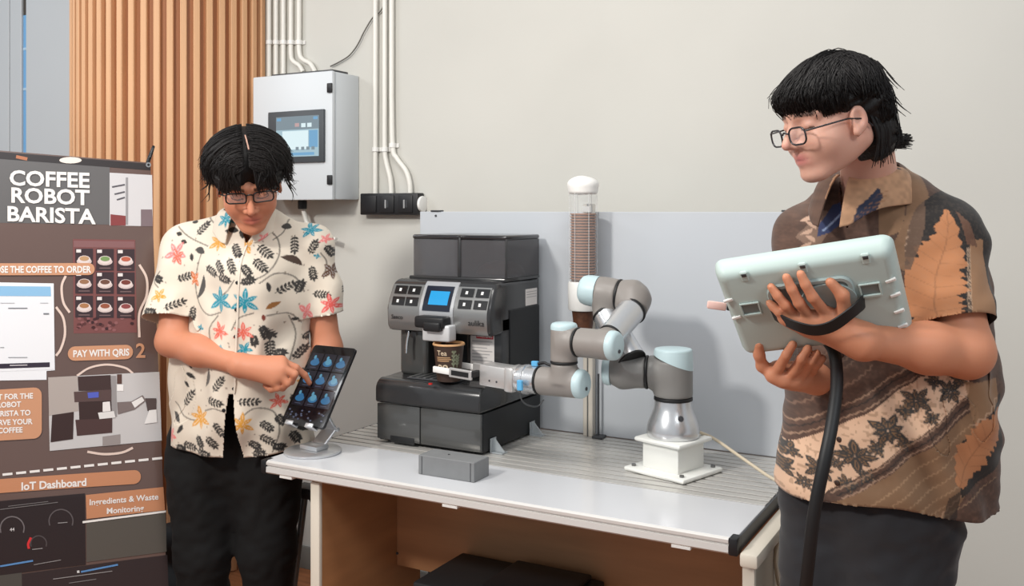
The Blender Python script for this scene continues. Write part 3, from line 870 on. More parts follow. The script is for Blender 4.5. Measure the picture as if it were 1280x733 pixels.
# drawer base
base = MB().box((MX0, BY0 + .012, TZ + .006), (MX1, BY1, TZ + .118), .004).build('base', m_shell2, cm)
xd = onY(525, 530, BY0).x
d1 = MB().box((MX0 + .001, BY0, TZ + .012), (xd - .0015, BY0 + .011, TZ + .119), .003).build('drawer', m_front, base)
MB().box((xd + .0015, BY0, TZ + .012), (MX1 - .001, BY0 + .011, TZ + .119), .003).build('drawer', m_front, base)
MB().box((MX0 + .05, BY0 - .002, TZ + .006), (xd - .02, BY0 + .008, TZ + .026), .002).build('drawer_notch', m_shell2, d1)
for dx in (MX0 + .03, MX1 - .03):
    for dy in (BY0 + .04, BY1 - .03): MB().cyl((dx, dy, TZ + .0005), (dx, dy, TZ + .0065), .014, n=12).build('foot', m_blk, base)
# tray block with rounded front
pr = [(BY1, TZ + .122)] + [(BY1, TZ + .188), (2.47, TZ + .196), (2.40, TZ + .193)] + arc(BY0 + .026, TZ + .160, .034, 75, 180, 6) + [(BY0 - .008, TZ + .128), (BY0 - .002, TZ + .122)]
tray = xprism(pr, MX0, MX1 + .001, .005).build('tray_block', m_shell, cm)
MB().box((-1.66, 2.365, TZ + .1935), (-1.49, 2.50, TZ + .1985), .002, 1).build('drip_grid', m_dark, tray)
for i in range(7):
    x = -1.655 + .025 * i
    MB().box((x, 2.37, TZ + .1986), (x + .010, 2.495, TZ + .2005), .0005, 1).build('grid_bar', m_gun, tray)
q = onZ(538, 481, TZ + .194); MB().cyl(q, q + Vector((0, 0, .004)), .006, n=12).build('float_indicator', mat('red_plastic', srgb(190, 40, 36), .4), tray)
# body: rear block and two pillars
MB().box((MX0 + .01, 2.56, TZ + .19), (MX1 - .004, 2.70, TZ + .40), .004).build('rear_body', m_shell2, cm)
lp = MB().box((MX0 + .018, 2.425, TZ + .192), (-1.628, 2.60, TZ + .38), .014, 3).build('left_pillar', m_front, cm)
rp = MB().box((-1.505, 2.455, TZ + .192), (MX1, 2.60, TZ + .38), .006).build('right_pillar', m_shell, cm)
MB().box((MX1 - .002, 2.50, TZ + .20), (MX1 + .004, 2.69, TZ + .40), .002, 1).build('side_panel', m_shell2, cm)
# head
hp = [(2.702, TZ + .35), (2.702, TZ + .484), (2.50, TZ + .486)] + arc(2.455, TZ + .440, .046, 80, 150, 5) + [(2.398, TZ + .430), (2.387, TZ + .400), (2.388, TZ + .372)] + arc(2.412, TZ + .352, .022, 190, 265, 4) + [(2.50, TZ + .330), (2.60, TZ + .345)]
head = xprism(hp, MX0 - .004, MX1, .012, 3).build('head', m_shell, cm)
# brushed front band following the head's curve, proud of it
def band(x0, x1, t0, t1, off, nm, m, parent, nx=10):
    """patch on the front of the head: t runs down the front from 0 (top edge) to 1 (bottom edge)"""
    curve = arc(2.455, TZ + .440, .046, 120, 150, 4) + [(2.398, TZ + .430), (2.387, TZ + .400), (2.388, TZ + .372)] + arc(2.412, TZ + .352, .022, 190, 235, 3)
    L = [0]
    for a, b in zip(curve, curve[1:]): L.append(L[-1] + math.dist(a, b))
    def at(t):
        s = t * L[-1]
        for i in range(len(L) - 1):
            if s <= L[i + 1] + 1e-9:
                f = (s - L[i]) / (L[i + 1] - L[i]); a, b = curve[i], curve[i + 1]
                n = Vector((-(b[1] - a[1]), b[0] - a[0])).normalized()
                if n.x > 0: n = -n
                return a[0] + (b[0] - a[0]) * f, a[1] + (b[1] - a[1]) * f, n
    K = 10; vs_ = []
    for lay in (off, -.001):
        for j in range(K + 1):
            y, z, n = at(t0 + (t1 - t0) * j / K)
            for i in range(2): vs_.append((x0 + (x1 - x0) * i, y + n.x * lay, z + n.y * lay))
    fs = []; H = 2 * (K + 1)
    for j in range(K):
        a = 2 * j; fs += [(a, a + 1, a + 3, a + 2), (H + a, H + a + 2, H + a + 3, H + a + 1), (a, a + 2, H + a + 2, H + a), (a + 1, H + a + 1, H + a + 3, a + 3)]
    fs += [(0, H, H + 1, 1), (2 * K, 2 * K + 1, H + 2 * K + 1, H + 2 * K)]
    return mesh_obj(nm, vs_, fs, m, parent, 40)
HW = MX1 - MX0
fb = band(MX0 + .006, MX1 - .010, .10, .97, .003, 'front_band', m_gun, cm)
hx = lambda f: MX0 + HW * f
ctr_ = band(hx(.335), hx(.66), .02, .80, .006, 'control_surround', m_silver, cm)
dsp = band(hx(.365), hx(.63), .12, .58, .0075, 'display_panel', mat('display_black', srgb(36, 40, 52), .15), ctr_)
band(hx(.415), hx(.60), .22, .48, .0083, 'display', mat('display_blue', (.01, .02, .03), .2, emit=srgb(40, 168, 232), es=1.1), dsp)
m_btn = mat('button_black', srgb(30, 30, 31), .25, coat=.5); m_mark = mat('button_mark', srgb(220, 220, 218), .5)
for k, (fx, t) in enumerate(((.05, .14), (.185, .14), (.05, .36), (.185, .36), (.70, .14), (.845, .14), (.70, .36), (.845, .36))):
    b_ = band(hx(fx), hx(fx + .12), t, t + .16, .006, 'button', m_btn, cm)
    band(hx(fx + .045), hx(fx + .067), t + .05, t + .11, .0066, 'button_icon', m_mark, b_)
# maker's mark strokes, left and right of the band
tm = MB(); text_on(tm, 'Saeco', lambda x, y: Vector((hx(.05) + x, 2.3835 - .0002, TZ + .368 + y)), .018, bold=.01, align='LEFT'); tm.build('lettering', m_blk, fb, smooth=0)
tm = MB(); text_on(tm, 'aulika', lambda x, y: Vector((hx(.80) + x, 2.3835 - .0002, TZ + .362 + y)), .024, bold=.0, align='LEFT'); tm.build('lettering', m_blk, fb, smooth=0)
# spout
sp = MB().box((hx(.36), 2.340, TZ + .352), (hx(.64), 2.40, TZ + .386), .007, 3).build('spout_grip', m_blk, cm)
MB().box((hx(.46), 2.331, TZ + .344), (hx(.62), 2.36, TZ + .372), .006, 3).build('spout_nose', m_blk, sp)
MB().box((hx(.42), 2.350, TZ + .313), (hx(.68), 2.392, TZ + .362), .006, 3).build('spout_cover', mat('spout_silver', srgb(205, 205, 206), .35, metal=.15), cm)
for f in (.48, .56): MB().cyl((hx(f), 2.388, TZ + .294), (hx(f), 2.388, TZ + .307), .007, n=12).build('nozzle', m_blk, cm)
# steam wand
wv = [onY(510, 408, 2.405), onY(511, 416, 2.40), onY(509, 428, 2.395), onY(508, 442, 2.39)]
MB().tube(spline(wv, 5), .0045, 10).build('steam_wand', mat('chrome', srgb(225, 225, 225), .12, metal=1), cm, smooth=60)
MB().cyl(wv[0] + Vector((0, 0, -.02)), wv[0] + Vector((0, 0, .012)), .011, n=14, bev=.003).build('wand_grip', m_blk, cm)
# notice label on the right pillar
la, lb = onY(588.5, 415, 2.455), onY(618, 472, 2.455)
lab = MB().box((la.x, 2.4535, lb.z), (lb.x, 2.4548, la.z)).build('notice_label', mat('label_paper', srgb(226, 220, 216), .6), rp, smooth=0)
MB().box((la.x + .02, 2.4531, la.z - .018), (lb.x - .003, 2.4536, la.z - .004)).build('label_header', mat('label_red', srgb(198, 44, 58), .6), lab, smooth=0)
tm = MB(); text_on(tm, 'WARNING', lambda x, y: Vector(((la.x + lb.x) / 2 + .008 + x, 2.4528, la.z - .0145 + y)), .011, bold=.01); tm.build('lettering', m_white, lab, smooth=0)
for i in range(11):
    z = la.z - .026 - i * .0095
    if z < lb.z + .004: break
    MB().box((la.x + .006, 2.4531, z - .0012), (lb.x - .006 - .018 * ((i * 7) % 3) / 2, 2.4536, z + .0012)).build('label_line', mat('label_grey', srgb(168, 164, 164), .6), lab, smooth=0)
sa_ = onX(657, 362, MX1 + .0005); sb_ = onX(671, 380, MX1 + .0005)
sl_ = MB().box((MX1, sa_.y, sb_.z), (MX1 + .0012, sb_.y, sa_.z)).build('rating_label', MATS['label_paper'], cm, smooth=0)
for i in range(3): MB().box((MX1 + .001, sa_.y + .004, sa_.z - .010 - .008 * i), (MX1 + .0016, sb_.y - .004, sa_.z - .008 - .008 * i)).build('label_line', MATS['label_grey'], sl_, smooth=0)
# top plate and hoppers of smoked plastic
HX0, HX1, HY0, HY1, HZ0, HZ1 = -1.722, -1.386, 2.49, 2.700, TZ + .486, TZ + .622
MB().box((HX0 - .008, HY0 - .012, HZ0 - .002), (HX1 + .001, HY1 + .002, HZ0 + .008), .003).build('hopper_rim', m_shell, cm)
xm = -1.552
for a, b, nm in ((HX0, xm - .002, 'water_tank'), (xm + .002, HX1, 'bean_hopper')):
    t = .004
    o_ = MB()
    o_.box((a, HY0, HZ0 + .008), (b, HY0 + t, HZ1 - .014), .001, 1); o_.box((a, HY1 - t, HZ0 + .008), (b, HY1, HZ1 - .014), .001, 1)
    o_.box((a, HY0 + t, HZ0 + .008), (a + t, HY1 - t, HZ1 - .014), .001, 1); o_.box((b - t, HY0 + t, HZ0 + .008), (b, HY1 - t, HZ1 - .014), .001, 1)
    w_ = o_.build(nm, m_smoke, cm)
    MB().box((a - .002, HY0 - .004, HZ1 - .014), (b + .002, HY1, HZ1), .006, 3).build('lid', mat('lid_smoke', srgb(40, 38, 40), .12, alpha=.86, coat=.3), w_)
MB().box((xm - .006, HY0 - .003, HZ0 + .008), (xm + .006, HY0 + .012, HZ1 - .006), .003).build('hopper_divider', m_shell, cm)
MB().box((HX1 - .006, HY0 - .002, HZ0 + .008), (HX1 + .001, HY0 + .006, HZ1 - .006), .002).build('hopper_corner', m_shell, cm)
# beans heaped in the hopper
hb = MB()
for i in range(7):
    pass
fld = Field(); fld.ell((-1.47, 2.60, HZ0 + .012), (.075, .085, .045), k=.01); fld.plane((0, 0, HZ0 + .009), (0, 0, -1))
o_ = field_obj('coffee_beans', fld, .008, mat('bean_brown', srgb(66, 34, 24), .5, bump=(160, .8, ONE)), cm, 1)

# ------------------------------------------------------------------ paper cup in the gripper
m_cup = mat('cup_brown', srgb(62, 46, 38), .5); m_cupin = mat('cup_rim_tan', srgb(196, 152, 108), .5)
cpos = P(561, 478, 2.80); cpos.z = TZ + .2015
cpos.y -= .0
kp = empty('paper_cup', cpos, 'dark brown paper coffee cup with tan rim held in the gripper', 'cup')
H_, r0, r1 = .107, .034, .0445
MB().lathe([(0, .004), (r0 - .002, .004), (r0 - .001, 0), (r0, .0), (r1, H_), (r1 - .0012, H_), (r0 - .001, .006), (0, .006)], cpos, (0, 0, 1), 40).build('cup_wall', m_cup, kp, smooth=40)
MB().lathe([(r1 - .002, H_ - .004), (r1 + .0022, H_ - .003), (r1 + .003, H_), (r1 + .001, H_ + .003), (r1 - .002, H_ + .0015), (r1 - .002, H_ - .004)], cpos, (0, 0, 1), 40).build('cup_rim', m_cupin, kp, smooth=60)
MB().lathe([(0, H_ - .022), (r1 - .004, H_ - .022), (r1 - .004, H_ - .024), (0, H_ - .024)], cpos, (0, 0, 1), 30).build('coffee', mat('coffee_crema', srgb(150, 98, 58), .25), kp)
cupf = lambda x, y: (lambda a, r: cpos + Vector((math.sin(a) * r, -math.cos(a) * r, y)))(x / .04 + TH + .03, r0 + (r1 - r0) * y / H_ + .0005)
tm = MB(); text_on(tm, 'Tea', lambda x, y: cupf(-.034 + x, .078 + y), .020, bold=.01, align='LEFT'); text_on(tm, 'oo', lambda x, y: cupf(-.036 + x, .036 + y), .032, bold=.02, align='LEFT')
tm.build('lettering', mat('cup_print', srgb(206, 186, 158), .5), kp, smooth=0)
for y, x0, x1 in ((.070, -.036, .005), (.065, -.036, .008), (.060, -.036, .002)):
    s_ = MB(); K = 8
    s_.add([cupf(x0 + (x1 - x0) * i / K, y + j * .003) for j in (0, 1) for i in range(K + 1)], [(i, i + 1, K + 2 + i, K + 1 + i) for i in range(K)])
    s_.build('print_stripe', mat('cup_stripe', srgb(176, 140, 104), .5), kp, smooth=0)
for (x, h) in ((.014, .05), (.026, .035)):
    s_ = MB()
    s_.add([cupf(x, .042), cupf(x + .003, .042), cupf(x + .003, .042 + h), cupf(x, .042 + h)], [(0, 1, 2, 3)])
    for kk in range(4):
        for sg in (-1, 1): s_.add([cupf(x + .0015, .047 + kk * h / 4.4), cupf(x + .0015 + sg * .007, .054 + kk * h / 4.4), cupf(x + .0015 + sg * .004, .059 + kk * h / 4.4)], [(0, 1, 2)])
    s_.build('print_sprig', mat('cup_sprig', srgb(128, 132, 108), .5), kp, smooth=0)
# ------------------------------------------------------------------ pedestal and robot arm
m_rg = mat('robot_grey', srgb(140, 134, 129), 0.42)
m_rg2 = mat('robot_grey_dark', srgb(126, 124, 121), 0.42)
m_blue = mat('robot_blue_cap', srgb(188, 209, 213), 0.4)
m_ralu = mat('robot_aluminium', srgb(214, 215, 217), 0.26, metal=.75)
m_ring = mat('seal_black', srgb(24, 24, 25), .5)
m_ped = mat('printed_white', srgb(236, 236, 231), .45)
rc = Vector((-.858, 2.455, TZ)); ra = math.radians(-17)
Mr = Matrix.Translation(rc) @ Matrix.Rotation(ra, 4, 'Z')
pd = empty('mounting_pedestal', rc, 'white square pedestal bolted to the worktop under the robot arm', 'pedestal')
MB().box((-.098, -.09, .0005), (.098, .09, .013), .008, 2, M=Mr).build('foot_plate', m_ped, pd)
MB().box((-.058, -.058, .0125), (.058, .058, .082), .003, 2, M=Mr).build('post', m_ped, pd)
MB().box((-.075, -.075, .0815), (.075, .075, .094), .006, 2, M=Mr).build('top_plate', m_ped, pd)
for x, y in ((-.078, -.07), (.078, -.07), (.078, .07), (-.078, .07)):
    p_ = Mr @ Vector((x, y, .0125)); MB().cyl(p_, p_ + Vector((0, 0, .006)), .0065, n=6).build('bolt', mat('bolt_steel', srgb(130, 130, 130), .35, metal=1), pd)
RB = rc + Vector((0, 0, .0945))
rb = empty('industrial_robot', RB, 'jointed grey robot arm with pale blue caps reaching to the cup', 'robot arm')
MB().lathe([(0, 0), (.067, 0), (.070, .004), (.0705, .020), (.068, .034), (.060, .055), (.0525, .073), (.050, .086), (.0495, .098), (0, .098)], RB, (0, 0, 1), 48).build('base', m_ralu, rb, smooth=50)
p_ = RB + (Vector((.62, -.78, 0)).normalized() * .0585) + Vector((0, 0, .058))
MB().lathe([(0, 0), (.008, 0), (.007, .002), (0, .003)], p_, Vector((.62, -.78, .28)), 20).build('base_plug', m_dark, rb)
def ring(p, ax, r, w=.007, nm='seal_ring'):
    ax = Vector(ax).normalized()
    MB().cyl(Vector(p) - ax * w / 2, Vector(p) + ax * w / 2, r, n=40, bev=.0015).build(nm, m_ring, rb, smooth=50)
def capd(p, ax, r, h, nm='joint_cap'):
    """domed plastic cap sitting on a joint end"""
    pr = [(0, -.001), (r, -.001), (r, h * .35), (r * .97, h * .62), (r * .88, h * .85), (r * .70, h * .97), (0, h)]
    c_ = MB().lathe(pr, p, ax, 40).build(nm, m_blue, rb, smooth=60)
    return c_
Z = Vector((0, 0, 1))
# joint 1: upright housing and its arm to the left
j1 = RB + Z * .104
top1 = P(844, 446, 2.545); top1.x, top1.y = RB.x, RB.y
sh = P(777, 464, 2.60)                                      # shoulder joint centre
a12 = (sh - Vector((RB.x, RB.y, sh.z))).normalized()
jr = .0515
ring(RB + Z * .101, Z, .0515, .009)
f_ = Field(); f_.cyl(RB + Z * .106, Vector((RB.x, RB.y, top1.z - .012)), jr, .004, .01)
ctr1 = Vector((RB.x, RB.y, sh.z))
f_.cyl(ctr1, ctr1 + a12 * .066, .0445, .004, .018)
field_obj('shoulder_housing', f_, .0035, m_rg2, rb, 1)
# slanted blue top cap
bm = bmesh.new(); bmesh.ops.create_cone(bm, cap_ends=True, segments=40, radius1=jr + .001, radius2=jr - .001, depth=.05)
for v in bm.verts:
    t = v.co.dot(a12)
    if v.co.z < 0: v.co.z = -.018 + .020 * (t / jr)
    else: v.co.z = .019
    v.co += Vector((RB.x, RB.y, top1.z))
bmesh.ops.bevel(bm, geom=[e for e in bm.edges if all(v.co.z > top1.z + .018 for v in e.verts)], offset=.006, segments=3, profile=.5, affect='EDGES')
MB().bm(bm).build('joint_cap', m_blue, rb, smooth=50)
ring(ctr1 + a12 * .070, a12, .0455)
f_ = Field(); f_.cyl(ctr1 + a12 * .0735, sh, .044, .003, .02); f_.ell(sh, (.0455, .0455, .0455), .02)
ua0 = P(790, 452, 2.565); ua1 = P(757, 393, 2.665); ud = (ua1 - ua0).normalized()
f_.cyl(sh, ua0, .040, .002, .02)
field_obj('shoulder_joint', f_, .0035, m_rg2, rb, 1)
capd(sh + a12 * .030, a12, .040, .022)
ring(ua0 + ud * .003, ud, .0415, .005)
MB().cyl(ua0 + ud * .007, ua1 - ud * .004, .0405, .036, n=40).build('upper_arm_tube', m_ralu, rb, smooth=50)
ring(ua1, ud, .0375)
# elbow
e0, e1 = P(748, 365, 2.685), P(799, 373, 2.635); ea = (e1 - e0).normalized()
f_ = Field(); f_.cyl(e0, e0 + ea * .058, .0435, .003, .012); f_.cone(ua1 + ud * .004, e0 + ea * .02, .034, .034, .02)
field_obj('elbow_housing', f_, .0035, m_rg, rb, 1)
capd(e0 - ea * .002, -ea, .0437, .052)
ring(e0 + ea * .0615, ea, .0445)
fa0 = P(789, 389, 2.605); fa1 = P(764, 420, 2.52); fd_ = (fa1 - fa0).normalized()
f_ = Field(); f_.cyl(e0 + ea * .065, e1 - ea * .012, .043, .003, .03); f_.ell(e1 - ea * .014, (.0445,) * 3, .02); f_.cyl(e1 - ea * .012, fa0 - fd_ * .006, .0405, .003, .02)
field_obj('elbow_joint', f_, .0035, m_rg, rb, 1)
ring(fa0 - fd_ * .002, fd_, .0415)
MB().cyl(fa0 + fd_ * .001, fa1, .038, .0335, n=40).build('forearm_tube', m_ralu, rb, smooth=50)
ring(fa1 + fd_ * .002, fd_, .0345)
# wrist 1
w1r, w1l = P(765, 432, 2.475), P(722, 428, 2.535); wa = (w1l - w1r).normalized()
f_ = Field(); f_.cyl(w1r, w1l - wa * .006, .0385, .003, .012); f_.cone(fa1 + fd_ * .006, w1r + wa * .02, .031, .034, .012)
field_obj('wrist_housing', f_, .0032, m_rg, rb, 1)
c_ = capd(w1r + wa * .003, -wa, .0385, .024)
MB().cyl(w1r - wa * .0195 - Z * .014, w1r - wa * .023 - Z * .014, .005, n=12).build('cap_screw', m_dark, c_)
ring(w1l - wa * .0025, wa, .0395, .006)
# wrist 2, upright
w2 = P(705, 428, 2.56)
w2t, w2b = P(704, 411, 2.56), P(704, 452, 2.56); w2t.xy = w2.xy; w2b.xy = w2.xy
f_ = Field(); f_.cyl(w2b, w2t, .036, .003, .01); f_.cyl(w1l + wa * .001, w2 + wa * .004, .0375, .003, .014)
field_obj('wrist_housing', f_, .0032, m_rg, rb, 1)
capd(w2t - Z * .001, Z, .0362, .018)
ring(w2b - Z * .002, Z, .037, .006)
# wrist 3, carrying the gripper
w3r, w3l = P(724, 480, 2.545), P(676, 476, 2.61); wb = (w3l - w3r).normalized()
f_ = Field(); f_.cyl(w3r, w3l, .0385, .003, .012); f_.cyl(w2b - Z * .005, Vector((w2.x, w2.y, w3r.z)), .0355, .003, .012)
field_obj('wrist_housing', f_, .0032, m_rg, rb, 1)
c_ = capd(w3r + wb * .003, -wb, .0387, .024)
MB().cyl(w3r - wb * .0195 - Z * .012, w3r - wb * .023 - Z * .012, .005, n=12).build('cap_screw', m_dark, c_)
ring(w3l + wb * .003, wb, .0395, .006)
# tool flange and gripper
g0 = w3l + wb * .0062
MB().lathe([(0, 0), (.0375, 0), (.0375, .034), (.041, .035), (.041, .044), (.0385, .046), (.0385, .060), (.036, .064), (0, .064)], g0, wb, 44).build('tool_flange', m_ralu, rb, smooth=40)
grip_end = cpos + Z * .038
g1 = g0 + wb * .064
gd = (grip_end - g1); gl = gd.length; gd.normalize()
side = gd.cross(Z).normalized(); gu = side.cross(gd).normalized()
Mg = frame(g1, gd, gu)                                       # x along the gripper, y up, z sideways
gsilver = mat('gripper_silver', srgb(206, 204, 202), .36, metal=.6)
gb = MB().box((.0, -.030, -.030), (.118, .030, .030), .005, 2, M=Mg).build('gripper_body', gsilver, rb)
MB().box((-.002, -.036, -.034), (.030, .034, .034), .008, 2, M=Mg).build('gripper_shoulder', gsilver, rb)
for x in (.02, .055, .08):
    MB().cyl(Mg @ Vector((x, .018 - (x > .05) * .03, .0302)), Mg @ Vector((x, .018 - (x > .05) * .03, .031)), .003, n=10).build('screw', m_dark, gb)
    MB().cyl(Mg @ Vector((x, .018 - (x > .05) * .03, -.0302)), Mg @ Vector((x, .018 - (x > .05) * .03, -.031)), .003, n=10).build('screw', m_dark, gb)
fl = gl - .118
for sz in (-1, 1):
    zc_ = sz * .050
    fg = MB().box((.117, -.006, min(sz * .024, sz * .056)), (.130, .012, max(sz * .024, sz * .056)), .002, 1, M=Mg).build('finger_base', m_blk, rb)
    zz = sorted((sz * .049, sz * .058))
    fg = MB().box((.124, -.014, zz[0]), (.124 + fl * .60, .013, zz[1]), .002, 1, M=Mg).build('finger', gsilver, rb)
    zz = sorted((sz * .0582, sz * .0592))
    MB().box((.133, -.007, zz[0]), (.124 + fl * .60 - .010, .007, zz[1]), .0002, 1, M=Mg).build('finger_slot', m_blk, fg)
    zz = sorted((sz * .0472, sz * .056))
    MB().box((.122 + fl * .60, -.009, zz[0]), (.118 + fl + .014, .009, zz[1]), .003, 2, M=Mg).build('fingertip_pad', m_white, rb)
m_clip = mat('connector_blue', srgb(92, 168, 214), .4)
q = P(650, 482, 2.585); MB().box((-.008, -.014, -.005), (.008, .014, .005), .002, 1, M=frame(q, wb, Z)).build('air_connector', m_clip, rb)
q = g0 + wb * .012 + Z * .045; MB().box((-.010, -.007, -.006), (.010, .007, .006), .002, 1, M=frame(q, wb, Z)).build('cable_connector', m_clip, rb)
pts = spline([q - wb * .010, q - wb * .03 + Z * .004, w3l - wb * .02 + Z * .046, w3l - wb * .05 + Z * .039], 6)
MB().tube(pts, .004, 8).build('tool_cable', m_blk, rb, smooth=60)
pts = spline([P(650, 488, 2.585), P(652, 500, 2.59), P(660, 507, 2.6), P(672, 508, 2.62), P(680, 500, 2.62)], 6)
MB().tube(pts, .0022, 6).build('air_hose', mat('clear_hose', srgb(70, 72, 74), .4), rb, smooth=60)

# ------------------------------------------------------------------ cup dispenser on its post
dp = onY(729, 400, 2.655); DX, DY = dp.x, 2.655
zt = lambda py: onY(729, py, DY).z
dr = .0415
m_clear = mat('clear_tube', srgb(235, 238, 240), .05, alpha=.08)
ds = empty('cup_dispenser', (DX, DY + .05, TZ), 'clear upright tube cup dispenser with white cap on a post', 'cup dispenser')
n_ = 32; zb_, zt_ = zt(388), zt(240)
MB().lathe([(dr, zb_), (dr, zt_), (dr - .0018, zt_), (dr - .0018, zb_), (dr, zb_)], (DX, DY, 0), (0, 0, 1), n_).build('tube', m_clear, ds, smooth=50)
for k in range(6):
    a = 2 * math.pi * (k + .3) / 6
    MB().box((DX + math.cos(a) * (dr + .0006) - .001, DY + math.sin(a) * (dr + .0006) - .001, zt(352)), (DX + math.cos(a) * (dr + .0006) + .001, DY + math.sin(a) * (dr + .0006) + .001, zt_)).build('tube_rib', mat('tube_rib', srgb(222, 222, 222), .3, alpha=.3), ds)
f_ = Field(); f_.cyl((DX, DY, zt(243)), (DX, DY, zt(229)), dr + .003, .008, .004); f_.ell((DX - .01, DY, zt(230)), (dr * .85, dr * .9, .024), .02); f_.ell((DX + .014, DY, zt(229)), (dr * .7, dr * .8, .014), .02)
field_obj('cap', f_, .004, m_white, ds, 1)
MB().lathe([(dr + .001, zt(388)), (dr + .004, zt(386)), (dr + .005, zt(355)), (dr + .002, zt(352)), (dr - .003, zt(352)), (dr - .003, zt(388)), (dr + .001, zt(388))], (DX, DY, 0), (0, 0, 1), 36).build('release_collar', m_white, ds, smooth=40)
m_post = mat('post_alu', srgb(214, 206, 194), .4, metal=.3)
po = MB().box((DX - .022, DY + .046, TZ), (DX + .010, DY + .070, zt(255)), .002, 1).build('post', m_post, ds)
MB().box((DX - .008, DY + .044, TZ), (DX - .004, DY + .0465, zt(255)), .0005, 1).build('post_groove', m_groove, po)
for py in (262, 372):
    MB().box((DX - .020, DY + .034, zt(py) - .01), (DX + .008, DY + .050, zt(py) + .01), .002, 1).build('bracket', m_white, ds)
MB().tube([(DX + .026, DY + .055, TZ + .006), (DX + .026, DY + .055, zt(470))], .0035, 8).build('side_rod', m_dark, ds)
MB().box((DX + .014, DY + .03, TZ + .0005), (DX + .048, DY + .068, TZ + .008), .002, 1).build('post_foot', m_dark, ds)
# the stacked cups
cz0 = zt(352) + .002; ncup = 24; cstep = (zt(268) - zt(352)) / ncup
m_stack = mat('stack_cup_brown', srgb(84, 50, 32), .55, noise=(60, .3, ONE)); m_srim = mat('stack_rim', srgb(164, 112, 78), .5)
cup0 = None
def stack_cup(z):
    global cup0
    if cup0 is None:
        cup0 = empty('stacked_cup', (DX, DY, z), 'brown paper cup stacked inside the clear dispenser tube', 'cup', 'paper cups in the dispenser')
        R0, R1, hh = .028, .0365, .070
        MB().lathe([(0, 0), (R0, 0), (R1, hh), (R1 - .001, hh), (R0 - .001, .002), (0, .002)], (DX, DY, z), (0, 0, 1), 24).build('cup_wall', m_stack, cup0, smooth=40)
        MB().lathe([(R1 - .001, hh - .003), (R1 + .0025, hh - .002), (R1 + .0025, hh + .001), (R1 - .001, hh + .001), (R1 - .001, hh - .003)], (DX, DY, z), (0, 0, 1), 24).build('cup_rim', m_srim, cup0, smooth=40)
        return
    c = copy_tree(cup0); c.location = (DX, DY, z)
stack_cup(zt(411))
for k in range(ncup): stack_cup(cz0 + k * cstep - .062)

# ------------------------------------------------------------------ things on the worktop
# grey block
b0, b1 = onZ(523, 593, TZ), onZ(593, 604, TZ)
o = MB().box((b0.x, b0.y, TZ + .0005), (b1.x, b0.y + .076, TZ + .051), .0012, 1).build('block', mat('block_grey', srgb(122, 123, 124), .55, noise=(30, .04, ONE)), origin=(b0.x, b0.y, TZ))
gbx = empty('grey_block', (b0.x, b0.y, TZ), 'small plain grey box in front of the coffee machine', 'box'); o.parent = gbx; o.location = (0, 0, 0); o.name = 'body'
MB().box((b0.x + .010, b0.y - .0006, TZ + .002), (b0.x + .012, b0.y + .0002, TZ + .049)).build('seam', m_dark, gbx)
MB().box((b1.x - .012, b0.y - .0006, TZ + .002), (b1.x - .010, b0.y + .0002, TZ + .049)).build('seam', m_dark, gbx)
MB().cyl((b0.x + .07, b0.y + .04, TZ + .0508), (b0.x + .07, b0.y + .04, TZ + .0525), .003, n=10).build('screw', m_dark, gbx)
# clear brackets
m_acr = mat('clear_acrylic', srgb(190, 196, 200), .12, alpha=.55)
for (px, py, lb_) in ((634, 568, 'clear triangular bracket beside the front of the machine base'), (682, 546, 'clear triangular bracket beside the rear corner of the machine base')):
    q = onZ(px, py, TZ); e = empty('clear_bracket', (q.x, q.y, TZ), lb_, 'bracket', 'clear brackets')
    x0 = MX1 + .003
    Mx = frame((x0, q.y, TZ + .0005), (1, 0, 0), (0, 0, 1))
    MB().prism([(0, .004), (.040, .004), (.006, .042), (0, .042)], .004, M=Mx).build('gusset', m_acr, e)
    MB().box((x0, q.y - .018, TZ + .0005), (x0 + .040, q.y + .014, TZ + .004), .0005, 1).build('flange', m_acr, e)
    MB().box((x0, q.y - .018, TZ + .0042), (x0 + .003, q.y + .014, TZ + .042), .0005, 1).build('upright', m_acr, e)
# beige cable from the robot base over the table edge
cp = [RB + Vector((.06, .03, .012)), P(893, 549, 2.60), P(925, 571, 2.50), P(955, 592, 2.42), P(972, 603, 2.36), P(981, 616, 2.31), P(984, 640, 2.28), P(976, 668, 2.24), P(969, 695, 2.22), P(972, 725, 2.22), P(980, 780, 2.22)]
cp[1].z = max(cp[1].z, TZ + .05)
o = MB().tube(spline(cp + [Vector((cp[-1].x, cp[-1].y, .01))], 8), .0042, 8).build('beige_cable', mat('beige_cable', srgb(206, 192, 168), .5), smooth=60, origin=cp[-1])
tag(o, 'thin beige cable running from the robot base over the worktop edge', 'cable')

# tablet on its stand
tBL, tBR = P(350, 528, 2.76), P(405, 537, 2.66)
tw = (tBR - tBL).normalized(); tn0 = tw.cross(Z); tn0.normalize()
if tn0.dot(CF) > 0: tn0 = -tn0
tn0.z = 0; tn0.normalize()
lean = math.radians(33)
th_ = (Z * math.cos(lean) - tn0 * math.sin(lean)).normalized()
Mt = frame((tBL + tBR) / 2, tw, th_)                         # x right, y up the tablet, z out of the screen
if (Mt.to_3x3() @ Vector((0, 0, 1))).dot(tn0) < 0: print('tablet normal flipped')
TW, THH = .170, .247
tb = empty('tablet', (tBL + tBR) / 2, 'black tablet showing blue coffee icons on a silver stand', 'tablet')
m_tab = mat('tablet_black', srgb(20, 20, 22), .25)
MB().prism(rrect(TW, THH, .010), .0075, M=Mt @ Matrix.Translation((0, THH / 2, -.0075))).build('body', mat('tablet_rim', srgb(48, 48, 50), .35, metal=.5), tb, smooth=30)
